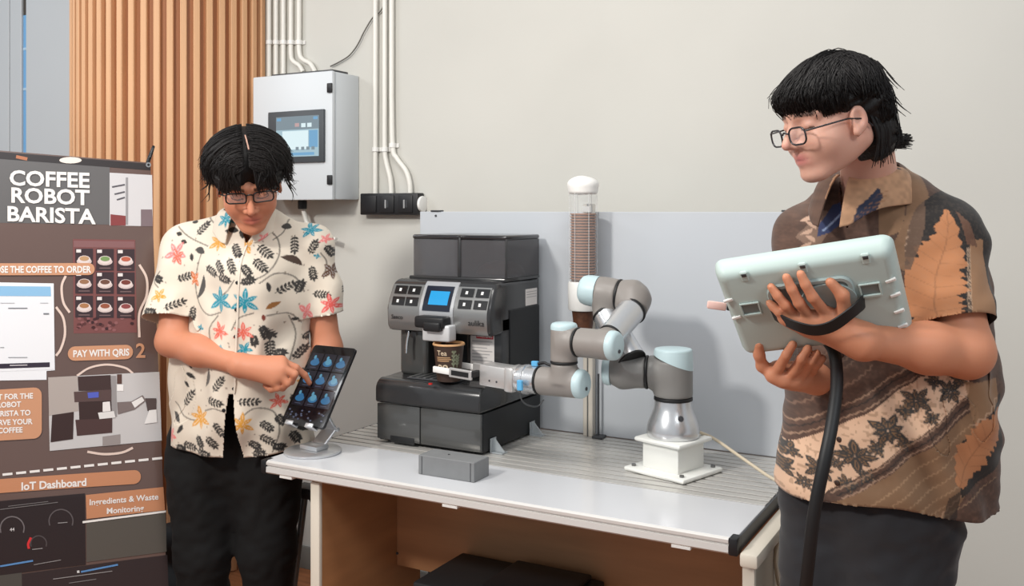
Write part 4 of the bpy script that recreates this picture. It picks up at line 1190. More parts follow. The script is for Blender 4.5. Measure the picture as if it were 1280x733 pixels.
tg = MB().prism(rrect(TW - .003, THH - .003, .009), .0006, M=Mt @ Matrix.Translation((0, THH / 2, 0.00005))).build('glass', mat('tablet_glass', srgb(14, 14, 18), .08), tb, smooth=30)
def ton(x, y, z=.0009): return Mt @ Vector((x, y, z))
m_ic1 = mat('icon_blue', (.01, .02, .03), .3, emit=srgb(60, 128, 180), es=.6); m_ic2 = mat('icon_cyan', (.01, .02, .03), .3, emit=srgb(110, 180, 212), es=.6)
m_ic3 = mat('icon_dark', (.01, .01, .015), .3, emit=srgb(20, 20, 30), es=.5); m_ic4 = mat('icon_text', (.01, .01, .01), .3, emit=srgb(90, 96, 120), es=.7)
def disc(mb, cx, cy, rx, ry, z, n=18): mb.add([ton(cx, cy, z)] + [ton(cx + rx * math.cos(2 * math.pi * k / n), cy + ry * math.sin(2 * math.pi * k / n), z) for k in range(n)], [(0, 1 + k, 1 + (k + 1) % n) for k in range(n)])
for r in range(3):
    for c in range(3):
        cx, cy = -.052 + .052 * c, .196 - .056 * r
        mb = MB(); mb.add([ton(cx - .0235, cy - .027), ton(cx + .0235, cy - .027), ton(cx + .0235, cy + .025), ton(cx - .0235, cy + .025)], [(0, 1, 2, 3)]); ti = mb.build('app_tile', m_ic3, tg, smooth=0)
        mb = MB(); disc(mb, cx, cy - .005, .018, .010, .0012); mb.build('cup_icon', m_ic1, ti, smooth=0)
        mb = MB(); disc(mb, cx + .001, cy, .012, .010, .0014); mb.build('cup_icon', m_ic2 if (r + c) % 2 else m_ic1, ti, smooth=0)
        mb = MB(); disc(mb, cx - .006, cy + .012, .005, .006, .0016); mb.build('cup_icon', m_ic2, ti, smooth=0)
        mb = MB(); mb.add([ton(cx - .012, cy - .0215, .0012), ton(cx + .012, cy - .0215, .0012), ton(cx + .012, cy - .0195, .0012), ton(cx - .012, cy - .0195, .0012)], [(0, 1, 2, 3)]); mb.build('caption', m_ic4, ti, smooth=0)
for k in range(26):
    cx, cy = random.uniform(-.074, .074), random.uniform(.016, .046)
    mb = MB(); disc(mb, cx, cy, .0042, .0028, .001 + k * .00002, 8); mb.build('bean_icon', m_ic4 if k % 3 else m_ic3, tg, smooth=0)
# stand
sb_ = onZ(391, 566, TZ); m_st = mat('stand_aluminium', srgb(206, 207, 209), .3, metal=.75)
ts = empty('tablet_stand', (sb_.x, sb_.y, TZ), 'silver round based tablet stand near the left table corner', 'stand')
MB().lathe([(0, .0005), (.080, .0005), (.082, .003), (.082, .007), (.079, .0095), (0, .0095)], (sb_.x, sb_.y, TZ), (0, 0, 1), 48).build('base', m_st, ts, smooth=40)
hs = tw.xy.to_3d().normalized()
Ms = frame((sb_.x, sb_.y, TZ + .0095), hs, (-tn0))
MB().box((-.035, -.02, 0), (.035, .03, .014), .004, 2, M=Ms).build('hinge_block', m_st, ts)
back = Mt @ Vector((0, .085, -.0082)); hb0 = Ms @ Vector((0, .025, .012)); knee = hb0 + (-tn0) * .045 + Z * .035
Marm = lambda p, q: frame(p, hs, q - p)
for p, q, nm in ((hb0, knee, 'lower_arm'), (knee, back - (Mt.to_3x3() @ Vector((0, 0, 1))) * .004, 'upper_arm')):
    L_ = (q - p).length; MB().box((-.026, -.004, -.004), (.026, L_ + .004, .004), .002, 1, M=Marm(p, q)).build(nm, m_st, ts)
MB().cyl(knee - hs * .032, knee + hs * .032, .007, n=16, bev=.001).build('hinge_pin', m_st, ts)
Mp = Mt @ Matrix.Translation((0, 0, -.0085))
MB().box((-.055, .005, -.004), (.055, .13, 0), .002, 1, M=Mp).build('back_plate', m_st, ts)
for x in (-.055, .025):
    MB().box((x, -.006, -.004), (x + .030, .004, .0), .001, 1, M=Mp).build('hook', m_st, ts)
    MB().box((x, -.0065, -.004), (x + .030, -.0015, .022), .002, 2, M=Mp).build('hook_shelf', m_st, ts)
    MB().box((x, -.0065, .0185), (x + .030, .007, .0225), .0015, 2, M=Mp).build('hook_lip', m_st, ts)
# ------------------------------------------------------------------ teach pendant held by the right-hand person
pc = c2w(.5482, 1.7488, CAM_H - .1649)
pw = CR * .9002 - CF * .3993 + Z * .1739
pu = CR * -.3785 - CF * .5198 + Z * .7659
Mpd = frame(pc, pw, pu)                                     # x right, y up, z = back side towards the camera
PW, PH, PT = .312, .226, .044
pz = Mpd.to_3x3() @ Vector((0, 0, 1))
m_mint = mat('pendant_mint', srgb(184, 200, 195), .45)
m_mint2 = mat('pendant_pad', srgb(164, 178, 175), .55)
pn = empty('teach_pendant', pc, 'pale mint teach pendant seen from behind with a black hand strap', 'teach pendant')
def dome(w, h, r, z0, z1, inset, nm, m, parent, n=6):
    """rounded slab whose back edge is softly bevelled"""
    prof = [(0, z0)] ; K = 5
    rings = []
    for k in range(K + 1):
        a = math.pi / 2 * k / K
        rings.append((inset * (1 - math.cos(a)), z0 + (z1 - z0) * math.sin(a)))
    mb = MB(); vs_ = []; n_ = None
    for ins, z in [(0, z0)] + rings:
        o = rrect(w - 2 * ins, h - 2 * ins, max(r - ins * .6, .004), n); n_ = len(o)
        vs_ += [Mpd @ Vector((x, y, z)) for x, y in o]
    fs = []
    for j in range(len(rings)):
        fs += [(j * n_ + i, j * n_ + (i + 1) % n_, (j + 1) * n_ + (i + 1) % n_, (j + 1) * n_ + i) for i in range(n_)]
    fs.append(tuple(range(n_))[::-1]); fs.append(tuple(range(len(rings) * n_, (len(rings) + 1) * n_)))
    mb.add(vs_, fs)
    return mb.build(nm, m, parent, smooth=50)
shell = dome(PW, PH, .020, -.018, .020, .020, 'shell', m_mint, pn)
MB().prism(rrect(PW - .02, PH - .02, .012), .004, M=Mpd @ Matrix.Translation((0, 0, -.0225))).build('screen_frame', m_dark, pn)
MB().prism(rrect(PW - .06, PH - .07, .004), .001, M=Mpd @ Matrix.Translation((0, 0.01, -.0236))).build('touch_screen', mat('pendant_screen', (.02, .02, .02), .15, emit=srgb(150, 170, 190), es=.5), pn)
# recessed grip pad: dark well with raised rim and rounded heel
M1 = Mpd @ Matrix.Translation((.003, .018, .0201))
MB().prism(rrect(.150, .100, .022), .0012, M=M1).build('grip_recess', mat('pendant_recess', srgb(138, 148, 148), .6), shell)
o_ = rrect(.150, .100, .022, 6); i_ = rrect(.134, .084, .016, 6); n_ = len(o_)
mb = MB(); mb.add([M1 @ Vector((x, y, .0012)) for x, y in o_] + [M1 @ Vector((x * .97, y * .97, .006)) for x, y in o_] + [M1 @ Vector((x, y, .006)) for x, y in i_] + [M1 @ Vector((x * .96, y * .96, .0012)) for x, y in i_],
       [(r * n_ + i, r * n_ + (i + 1) % n_, (r + 1) * n_ + (i + 1) % n_, (r + 1) * n_ + i) for r in range(3) for i in range(n_)])
mb.build('recess_rim', m_mint2, shell, smooth=40)
mb = MB(); R_ = .040
pts = [(R_ * 1.2 * math.cos(a), R_ * math.sin(a)) for a in [2 * math.pi * k / 28 for k in range(28)]]
mb.prism(pts, .007, M=M1 @ Matrix.Translation((.028, .000, .0012))).build('grip_pad', m_mint2, shell, smooth=40)
for x, y in ((-.108, .018), (.103, .026)):
    Mq = Mpd @ Matrix.Translation((x, y, .0201))
    w_ = MB().box((-.017, -.016, 0), (.017, .016, .0008), M=Mq).build('square_well', mat('pendant_well', srgb(120, 130, 128), .6), shell)
    fr = MB()
    for a in ((-.018, .013, .018, .016), (-.018, -.016, .018, -.011), (-.018, -.011, -.015, .013), (.015, -.011, .018, .013)): fr.box((a[0], a[1], 0), (a[2], a[3], .004), .0006, 1, M=Mq)
    fr.build('well_frame', m_mint, shell)
for x in (-.100, .003, .108):
    Mq = Mpd @ Matrix.Translation((x, PH / 2 - .018, .0165))
    MB().box((-.007, -.010, -.002), (.007, .012, .005), .002, 1, M=Mq).build('edge_clip', m_mint, shell)
    MB().box((-.0045, .002, .0045), (.0045, .009, .0062), .001, 1, M=Mq).build('clip_button', m_dark, shell)
for x, y in ((-.142, .045), (.140, .040), (.142, .005), (.142, -.035), (.142, -.072), (-.138, .0)):
    Mq = Mpd @ Matrix.Translation((x, y, .0165)) @ Matrix.Rotation(.25, 4, 'Z')
    MB().box((-.010, -.003, 0), (.008, .003, .0055), .001, 1, M=Mq).build('side_lug', m_white, shell)
# strap
def pp(x, y, z): return Mpd @ Vector((x, y, z))
def onpad(px, py, off):
    """point on the pendant's back along a line of sight, lifted by off"""
    o = Vector((0, 0, CAM_H)); d = P(px, py, 1.0) - o
    t = (pc + pz * (.0205 + off) - o).dot(pz) / d.dot(pz); return o + d * t
st_ = spline([onpad(966, 393, .001), onpad(976, 399, .026), onpad(996, 408, .052), onpad(1018, 413, .060), onpad(1040, 408, .058), onpad(1062, 393, .044), onpad(1075, 382, .022), onpad(1080, 376, .001)], 8)
mb = MB(); vs_ = []; n_ = len(st_)
py_ = Mpd.to_3x3() @ Vector((0, 1, 0))
for i, p in enumerate(st_):
    d = (st_[min(i + 1, n_ - 1)] - st_[max(i - 1, 0)]).normalized(); w = (py_ - d * py_.dot(d)).normalized(); nn = d.cross(w)
    for a, b in ((-1, -1), (1, -1), (1, 1), (-1, 1)): vs_.append(p + w * a * .0125 + nn * b * .0015)
mb.add(vs_, [(4 * i + k, 4 * i + (k + 1) % 4, 4 * i + 4 + (k + 1) % 4, 4 * i + 4 + k) for i in range(n_ - 1) for k in range(4)] + [(0, 1, 2, 3), tuple(4 * (n_ - 1) + k for k in (3, 2, 1, 0))])
mb.build('hand_strap', mat('strap_black', srgb(28, 28, 29), .6), pn, smooth=40)
# USB stick at the left side
us = empty('usb_stick', pp(-PW / 2 - .02, .018, 0), 'pale pink USB stick plugged into the left side of the pendant', 'USB stick')
Mu = frame(onpad(908, 384, -.022), -CR * .98 + Z * .13 + CF * .1, Z)
MB().box((-.012, -.006, -.004), (-.001, .006, .004), .001, 1, M=Mu).build('plug', m_blk, us)
MB().box((0, -.0075, -.005), (.036, .0075, .005), .003, 2, M=Mu).build('body', mat('pink_plastic', srgb(236, 196, 186), .4), us)
# thick black pendant cable
cpp = [P(1034, 426, 1.815), P(1043, 442, 1.79), P(1046, 480, 1.745), P(1040, 530, 1.71), P(1030, 580, 1.69), P(1018, 640, 1.69), P(1011, 700, 1.70), P(1005, 760, 1.72), P(1000, 850, 1.75)]
gcab = MB().tube(spline(cpp + [Vector((cpp[-1].x, cpp[-1].y, .02)), Vector((cpp[-1].x - .25, cpp[-1].y + .05, .012))], 8), .0115, 12).build('pendant_cable', mat('cable_rubber', srgb(24, 24, 25), .5), smooth=60, origin=cpp[-1])
tag(gcab, 'thick black cable hanging from the pendant in front of the brown shirt', 'cable')
# ------------------------------------------------------------------ people
def subdivide(V, Fc):
    """each quad into four"""
    e = np.sort(np.concatenate([Fc[:, [0, 1]], Fc[:, [1, 2]], Fc[:, [2, 3]], Fc[:, [3, 0]]]), axis=1)
    u, inv = np.unique(e[:, 0] * len(V) + e[:, 1], return_inverse=True)
    mid = (V[u // len(V)] + V[u % len(V)]) / 2
    n = len(V); m = len(Fc); fc = V[Fc].mean(1)
    E = n + inv.reshape(4, m); C = n + len(u) + np.arange(m)
    nf = []
    for k in range(4): nf.append(np.stack([Fc[:, k], E[k], C, E[(k + 3) % 4]], 1))
    return np.concatenate([V, mid, fc]), np.concatenate(nf)
def clip(V, Fc, keep):
    """drop faces with no vertex kept, forget unused vertices"""
    f = Fc[keep[Fc].all(1)]; used = np.unique(f); mp = np.full(len(V), -1); mp[used] = np.arange(len(used))
    return V[used], mp[f]
def camxz(V):
    """place -> (right, away, up) as seen from the camera's spot, metres"""
    q = V - np.array([0, 0, CAM_H])
    return q @ np.array(CR), q @ np.array(CF), q[:, 2]
def planar(V, d):
    """flat cloth coordinates: picture-sized units on an upright plane at distance d (no perspective)"""
    x, _, z = camxz(V); return CX + x * F / d, HY - z * F / d

class Head:
    """head-local frame: x his right, y forward, z up; origin between the ears"""
    def __init__(s, o, fwd, up, sc):
        f = Vector(fwd).normalized(); u = (Vector(up) - f * Vector(up).dot(f)).normalized(); r = f.cross(u)
        s.M = Matrix.Identity(4)
        for i in range(3): s.M[i][0] = r[i]; s.M[i][1] = f[i]; s.M[i][2] = u[i]; s.M[i][3] = o[i]
        s.s = Vector(sc); s.k = (sc[0] + sc[1] + sc[2]) / 3
    def p(s, x, y, z): return s.M @ Vector((x * s.s.x, y * s.s.y, z * s.s.z))
    def loc(s, V):
        Mi = np.array(s.M.inverted()); q = V @ Mi[:3, :3].T + Mi[:3, 3]
        return q / np.array(s.s)
    def ell(s, F_, c, r, k=.015, sub=False): F_.ell(s.p(*c), (r[0] * s.s.x, r[1] * s.s.y, r[2] * s.s.z), k, s.M, sub)
    def cone(s, F_, a, b, r1, r2=None, k=.012, sub=False): F_.cone(s.p(*a), s.p(*b), r1 * s.k, (r1 if r2 is None else r2) * s.k, k, sub)
    ear = -.012
    def build(s, F_):
        e, c = s.ell, s.cone; ey = s.ear
        e(F_, (0, -.002, .036), (.073, .080, .077), .02)
        e(F_, (0, .030, -.018), (.060, .062, .074), .03)
        for sx in (-1, 1):
            c(F_, (sx * .050, -.002, -.044), (sx * .020, .066, -.093), .018, .014, .034)
            e(F_, (sx * .038, .058, -.032), (.024, .024, .026), .035)
            c(F_, (sx * .046, .072, .026), (sx * .010, .086, .028), .010, .010, .014)
        e(F_, (0, .077, -.096), (.020, .016, .015), .016)
        e(F_, (0, .077, -.060), (.026, .016, .022), .016)
        c(F_, (0, .086, .018), (0, .112, -.026), .0072, .0098, .012)
        for sx in (-1, 1):
            e(F_, (sx * .0115, .097, -.031), (.0085, .010, .0075), .008)
            e(F_, (sx * .031, .099, .008), (.018, .014, .010), .010, True)
            e(F_, (sx * .031, .0755, .006), (.0160, .0150, .0125), .004)
            c(F_, (sx * .021, .084, -.0555), (0, .0915, -.0525), .0045, .0050, .005)
            c(F_, (sx * .018, .084, -.0660), (0, .0900, -.0680), .0050, .0058, .006)
            c(F_, (sx * .022, .091, -.0605), (0, .101, -.0605), .0016, .0018, .003, True)
        for sx in (-1, 1):
            e(F_, (sx * .077, ey, -.004), (.0085, .0165, .028), .006)
            e(F_, (sx * .088, ey + .003, .000), (.010, .0105, .019), .004, True)
            e(F_, (sx * .079, ey + .009, -.028), (.006, .008, .010), .006)

def skin_colour(V, head, base, lips, extra=()):
    C = np.ones((len(V), 4)); C[:, :3] = base
    q = head.loc(V); x, y, z = q[:, 0], q[:, 1], q[:, 2]
    def mix(m, col): m = np.clip(m, 0, 1)[:, None]; C[:, :3] = C[:, :3] * (1 - m) + np.array(col) * m
    near = (np.abs(x) < .1) & (y > 0) & (np.abs(z) < .13)
    m = np.exp(-(((x / .022) ** 2) ** 1.5 + ((z + .0605) / .0125) ** 4)) * (y > .07)
    mix(m * .75 * near, lips)
    mix(np.exp(-((x / .021) ** 4 + ((z + .0605) / .0016) ** 2)) * (y > .07) * .7, np.array(lips) * .35)
    # brows
    ax = np.abs(x); bz = .029 - 6 * (ax - .030) ** 2
    mix(((ax > .012) & (ax < .052) & (np.abs(z - bz) < .0042) & (y > .05)) * .75, (.012, .009, .008))
    # lash line of lowered lids
    mix(((ax > .017) & (ax < .046) & (np.abs(z - (-.001 + 12 * (ax - .031) ** 2)) < .0022) & (y > .06)) * .85, (.012, .009, .008))
    mix(np.exp(-((x / .012) ** 2 + ((z + .028) / .012) ** 2)) * (y > .08) * .25, lips)
    for (cx, cy, cz, r, a, col) in extra:
        mix(np.exp(-((x - cx) ** 2 + (y - cy) ** 2 + (z - cz) ** 2) / r ** 2) * a, col)
    return C

def finger(F_, pts, r0=.0092, r1=.0072, k=.004):
    n = len(pts) - 1
    for i in range(n):
        a = r0 + (r1 - r0) * i / n; b = r0 + (r1 - r0) * (i + 1) / n
        F_.cone(pts[i], pts[i + 1], a, b, k)
def glasses(parent, head, m, lens_w=.048, lens_h=.034, cy=.108, cz=.002, rnd=.012, r=.0017):
    g = MB()
    for sx in (-1, 1):
        ol = rrect(lens_w, lens_h, rnd, 5)
        pts = [head.p(sx * .034 + x, cy - abs(x + sx * .034) * .12, cz + z) for x, z in ol]
        g.tube(pts + [pts[0]], r, 8)
        g.tube([head.p(sx * (.034 + lens_w / 2), cy - .007, cz + .008), head.p(sx * .0735, cy - .016, cz + .010), head.p(sx * .080, head.ear + .022, cz + .012), head.p(sx * .079, head.ear - .010, cz + .004), head.p(sx * .076, head.ear - .024, cz - .014)], r * .9, 8)
    g.tube(spline([head.p(-.010, cy - .003, cz + .006), head.p(0, cy, cz + .010), head.p(.010, cy - .003, cz + .006)], 4), r, 8)
    o = g.build('glasses', m, parent, smooth=60)
    for sx in (-1, 1):
        ol = rrect(lens_w - .001, lens_h - .001, rnd, 5)
        mb = MB(); n = len(ol)
        mb.add([head.p(sx * .034 + x, cy - abs(x + sx * .034) * .12 + dy, cz + z) for dy in (.0005, -.0005) for x, z in ol], [tuple(range(n)), tuple(range(n, 2 * n))[::-1]])
        mb.build('lens', mat('lens_glass', (.9, .92, .95), .03, alpha=.05), o, smooth=0)
    return o
m_hair = mat('black_hair', srgb(22, 18, 17), .52, spec=.35, bump=(170, .9, (1, 1, .10)))
def lock(mb, pts, r, n=5, seg=5):
    q = spline(pts, seg); N = len(q)
    mb.tube(q, [max(r * (1 - ((i / (N - 1)) ** 2.2)) * (.55 + .45 * min(1, i / (N * .25))), .0006) for i in range(N)], n)

# ---- cloth prints
class Print:
    def __init__(s, X, Y, base): s.X, s.Y = X, Y; s.C = np.ones((len(X), 4)); s.C[:, :3] = base
    def box(s, x, y, R): return np.where((np.abs(s.X - x) < R) & (np.abs(s.Y - y) < R))[0]
    def mixi(s, I, m, col):
        m = np.clip(m, 0, 1)[:, None]; s.C[I, :3] = s.C[I, :3] * (1 - m) + np.array(col) * m
    def flower(s, x, y, R, col, n=6, rot=0., sq=1., pale=.55):
        I = s.box(x, y, R * 1.2)
        if not len(I): return
        dx, dy = (s.X[I] - x) * sq, s.Y[I] - y; r = np.hypot(dx, dy) / R; a = (np.arctan2(dy, dx) - rot) / (2 * np.pi / n)
        t = np.abs(a - np.round(a)) * 2
        k = np.round(a).astype(int) % n; ln = np.array([1, .82, 1.05, .9, .98, .86, 1, .9])[k % 8]
        lim = ln * np.clip(1.0 - t ** .95 * .64, 0.10, 1); inner = np.clip((lim - r) / .10, 0, 1)
        s.mixi(I, inner, col)
        s.mixi(I, (t < .10) * (r < .75 * ln) * .6, np.array(col) * (1 - pale) + pale)
        s.mixi(I, ((t > .80) & (r > .15) & (r < lim)) * .5, np.array(col) * .5 + .4)
    def leaf(s, x, y, L, w, rot, col, bend=0.):
        I = s.box(x, y, L)
        if not len(I): return
        c, d = math.cos(rot), math.sin(rot); dx, dy = s.X[I] - x, s.Y[I] - y
        u = (dx * c + dy * d) / (L / 2); v = (-dx * d + dy * c) - bend * (u * u - .5) * L * .5
        lim = w / 2 * np.clip(1 - u * u, 0, 1)
        s.mixi(I, np.clip((lim - np.abs(v)) / .5, 0, 1) * (np.abs(u) < 1), col)
    def sprig(s, x, y, L, rot, col=(.03, .027, .024), n=5, lw=3.3, ll=7.0):
        c, d = math.cos(rot), math.sin(rot)
        s.stroke([(x - c * L / 2, y - d * L / 2), (x + c * L / 2, y + d * L / 2)], .8, col)
        for i in range(n):
            t = -.5 + (i + .5) / n; bx, by = x + c * L * t, y + d * L * t; f = 1 - .35 * abs(t)
            for sg in (-1, 1):
                a = rot + sg * .95; s.leaf(bx + math.cos(a) * ll * f * .5, by + math.sin(a) * ll * f * .5, ll * f, lw, a, col)
        s.leaf(x + c * (L / 2 + 2), y + d * (L / 2 + 2), ll, lw, rot, col)
    def stroke(s, pts, w, col, a=1.0):
        P2 = [q for q in (spline([Vector((p[0], p[1], 0)) for p in pts], 6) if len(pts) > 2 else [Vector((p[0], p[1], 0)) for p in pts])]
        xs = [p.x for p in P2]; ys = [p.y for p in P2]
        I = np.where((s.X > min(xs) - w) & (s.X < max(xs) + w) & (s.Y > min(ys) - w) & (s.Y < max(ys) + w))[0]
        if not len(I): return
        best = np.full(len(I), 1e9)
        for p, q in zip(P2, P2[1:]):
            ex, ey = q.x - p.x, q.y - p.y; L2 = ex * ex + ey * ey + 1e-9
            h = np.clip(((s.X[I] - p.x) * ex + (s.Y[I] - p.y) * ey) / L2, 0, 1)
            best = np.minimum(best, np.hypot(s.X[I] - p.x - ex * h, s.Y[I] - p.y - ey * h))
        s.mixi(I, np.clip((w / 2 + .4 - best) / .6, 0, 1) * a, col)
    def poly(s, pts, col, soft=1.0, a=1.0):
        xs = [p[0] for p in pts]; ys = [p[1] for p in pts]
        I = np.where((s.X > min(xs)) & (s.X < max(xs)) & (s.Y > min(ys)) & (s.Y < max(ys)))[0]
        if not len(I): return
        X, Y = s.X[I], s.Y[I]; ins = np.zeros(len(I), bool)
        for (x0, y0), (x1, y1) in zip(pts, pts[1:] + pts[:1]):
            m = (y0 > Y) != (y1 > Y)
            ins ^= m & (X < (x1 - x0) * (Y - y0) / ((y1 - y0) if y1 != y0 else 1e-9) + x0)
        s.mixi(I, ins * a, col)
def vnoise(X, Y, sc, seed=0):
    """smooth value noise 0..1"""
    r = np.random.default_rng(seed); G = r.random((64, 64))
    x, y = X / sc, Y / sc; i, j = np.floor(x).astype(int), np.floor(y).astype(int); u, v = x - i, y - j
    u = u * u * (3 - 2 * u); v = v * v * (3 - 2 * v)
    g = lambda a, b: G[a % 64, b % 64]
    return (g(i, j) * (1 - u) + g(i + 1, j) * u) * (1 - v) + (g(i, j + 1) * (1 - u) + g(i + 1, j + 1) * u) * v
def collar(name, parent, m, c, fwd, up, r_in, r_out, drop, point, gap=.35, paint=None, thick=.003, lift=.03, sqz=1.0):
    """folded shirt collar round the neck: from the fold (inner, high) down to the outer edge, with two front points"""
    f = Vector(fwd).normalized(); u = (Vector(up) - f * Vector(up).dot(f)).normalized(); r = f.cross(u)
    K, J = 44, 9; vs_ = []
    for i in range(K + 1):
        a = gap + (2 * math.pi - 2 * gap) * i / K                  # measured from straight ahead
        fr = math.exp(-((min(a, 2 * math.pi - a) - gap) / .42) ** 2)
        for j in range(J + 1):
            t = j / J
            rad = r_in + (r_out - r_in) * t ** .8 + fr * .016 * t
            h = lift * (1 - .55 * (1 + math.cos(a)) / 2) - drop * t ** 1.4 - point * fr * t + .006 * math.sin(t * math.pi)
            vs_.append(Vector(c) + (f * math.cos(a) + r * math.sin(a) * sqz) * rad + u * h)
    n = J + 1
    fs = np.array([(i * n + j, (i + 1) * n + j, (i + 1) * n + j + 1, i * n + j + 1) for i in range(K) for j in range(J)])
    V = np.array([tuple(v) for v in vs_])
    for _ in range(2): V, fs = subdivide(V, fs)
    o = quad_obj(name, V, fs, m, parent, attrs={'print': paint(V)} if paint else None)
    md = o.modifiers.new('cloth', 'SOLIDIFY'); md.thickness = thick; md.offset = 0
    return o
def button(parent, p, n, m, r=.0055):
    n = Vector(n).normalized(); MB().lathe([(0, 0), (r, 0), (r, .0012), (r * .7, .002), (0, .0016)], p, n, 14).build('button', m, parent)
# ================================================================== person on the left, pointing at the tablet
m_skinL = mat('skin_left', (1, 1, 1), .5, attr='skin', sss=.12, spec=.35)
LD = 2.95
pl = empty('person', P(303, 600, LD).xy.to_3d(), 'person in cream floral batik shirt and black trousers pointing at the tablet', 'person')
h_ = Vector(CR) * .30 - Vector(CF) * .95; pit_ = math.radians(29)
fw = h_.normalized() * math.cos(pit_) - Z * math.sin(pit_)
upv = h_.normalized() * math.sin(pit_) + Z * math.cos(pit_) + CR * -.10
HL = Head(P(311, 229, 2.80), fw, upv, (1.10, 1.10, 1.12))
nb = P(312, 285, 2.95)
sR, sL = P(232, 310, 2.96), P(390, 312, 2.97)               # shoulders: his right is on the picture's left
eR, eL = P(214, 427, 2.86), P(409, 437, 2.98)
wR, wL = P(301, 457, 2.735), P(398, 468, 2.90)
F1 = Field(); HL.build(F1)
F1.cone(HL.p(0, -.03, -.05), nb, .054, .060, .03)
F1.cone(nb - Z * .03, P(310, 400, 2.95), .07, .10, .03, flat=(CF, .75))
for s_ in (sR, sL): F1.cone(nb - Z * .03, s_, .05, .05, .04)
F1.cone(sR, eR, .050, .043, .03); F1.cone(eR, eR * .6 + wR * .4, .044, .042, .02); F1.cone(eR * .6 + wR * .4, wR, .041, .0285, .03)
F1.cone(sL, eL, .050, .043, .03); F1.cone(eL, wL, .043, .028, .03)
# pointing hand
def q3(a): return [P(*t) for t in a]
tipI = Mt @ Vector((-.085 + .33 * .170, .1235, .010))
for t in ((352, 452, 2.735), (353, 461, 2.72), (349, 470, 2.715), (342, 476, 2.715)): F1.cone(wR, P(*t), .026, .0175, .018)
F1.cone(P(318, 460, 2.73), P(345, 465, 2.725), .027, .024, .018)
finger(F1, [P(354, 453, 2.735), P(370, 460, 2.745), P(381, 469, 2.765), tipI], .0118, .0080)
finger(F1, q3([(354, 461, 2.715), (368, 468, 2.72), (364, 477, 2.735), (352, 478, 2.75)]), .0125, .0100)
finger(F1, q3([(350, 469, 2.71), (359, 479, 2.715), (353, 485, 2.73), (344, 482, 2.745)]), .0122, .0098)
finger(F1, q3([(342, 475, 2.71), (347, 485, 2.715), (339, 487, 2.73), (332, 482, 2.74)]), .0112, .0090)
finger(F1, q3([(322, 450, 2.76), (343, 452, 2.785), (357, 462, 2.785), (366, 471, 2.785)]), .0125, .0085, .008)
# far hand resting behind the tablet, fingers round its edge
for t in ((404, 482, 2.89), (397, 487, 2.885), (390, 488, 2.885)): F1.cone(wL, P(*t), .020, .015, .014)
finger(F1, q3([(404, 481, 2.89), (409, 490, 2.875), (409, 497, 2.86), (406, 502, 2.85)])); finger(F1, q3([(398, 487, 2.885), (401, 497, 2.875), (401, 504, 2.86), (399, 508, 2.85)]))
finger(F1, q3([(391, 489, 2.885), (393, 499, 2.875), (393, 505, 2.865), (391, 509, 2.855)])); finger(F1, q3([(386, 487, 2.89), (386, 496, 2.88), (386, 502, 2.87), (385, 505, 2.86)]), .0085, .007)
finger(F1, q3([(402, 473, 2.88), (411, 477, 2.865), (415, 481, 2.85)]), .011, .0085)
# head at fine, arms and hands at middle resolution
V, Fc = F1.mesh(.0036); V = relax(V, Fc, 1, .4)
baseL = srgb(200, 134, 104)
C = skin_colour(V, HL, baseL, srgb(186, 102, 92), [(.04, .06, -.03, .03, .2, srgb(206, 120, 100)), (-.04, .06, -.03, .03, .2, srgb(206, 120, 100))])
quad_obj('body', V, Fc, m_skinL, pl, attrs={'skin': C})
# glasses
glasses(pl, HL, mat('glasses_black', srgb(20, 18, 18), .3), .050, .028, .108, .012, .009, .0022)
# hair: parted in the middle, falling to the brows
FH = Field()
HL.ell(FH, (0, -.020, .048), (.090, .106, .095), .02)
HL.ell(FH, (.048, .034, .056), (.040, .056, .044), .04); HL.ell(FH, (-.048, .034, .056), (.040, .056, .044), .04)
HL.ell(FH, (0, -.05, .0), (.088, .072, .085), .03)
HL.ell(FH, (0, .105, -.052), (.066, .075, .085), .02, True)
HL.ell(FH, (0, .118, .045), (.020, .035, .036), .015, True)
for sx in (-1, 1): HL.ell(FH, (sx * .075, .055, -.075), (.05, .06, .06), .02, True)
V, Fc = FH.mesh(.005); V = relax(V, Fc, 2)
q = HL.loc(V); nrm = vnormals(V, Fc)
ang = np.arctan2(q[:, 0], q[:, 2] - .02)
V = V + nrm * (.0035 * np.sin(ang * 34 + 5 * np.sin(q[:, 1] * 60)) * np.clip((np.abs(ang) - .15) * 2, 0, 1))[:, None]
hair = quad_obj('hair', V, Fc, m_hair, pl)
mb = MB(); R_ = random.Random(3)
def hl_pt(sx, y, a, lift):
    """point on the hair's outer form: y along the head, a the angle down from the parting"""
    sc = math.sqrt(max(0.04, 1 - ((y + .012) / .132) ** 2)); bul = 1 + .10 * math.exp(-((a - 1.05) / .45) ** 2)
    return HL.p(sx * (.003 + (.098 * bul + lift) * math.sin(a) * sc), y, .043 + (.098 + lift) * math.cos(a) * sc)
for k in range(2500):
    sx = R_.choice((-1, 1)); y0 = R_.uniform(-.115, .100); lift = R_.gauss(.001, .0035)
    if y0 > .045: end = R_.uniform(.80, 1.30)
    elif y0 > -.02: end = R_.uniform(1.2, 1.85)
    else: end = R_.uniform(1.5, 2.1)
    st0 = R_.uniform(0.03, .9) if R_.random() < .55 else .03
    if st0 > end - .4: st0 = .05
    dy = R_.uniform(-.012, .026); wob = R_.uniform(-.006, .006); flick = R_.uniform(0, .016) if R_.random() < .3 else 0
    pts = []
    for i in range(5):
        t = i / 4; a = st0 + (end - st0) * t
        pts.append(hl_pt(sx, y0 + dy * t * t + wob * math.sin(t * 5), a, lift + flick * t ** 3))
    lock(mb, pts, R_.uniform(.0011, .0024), 3, 3)
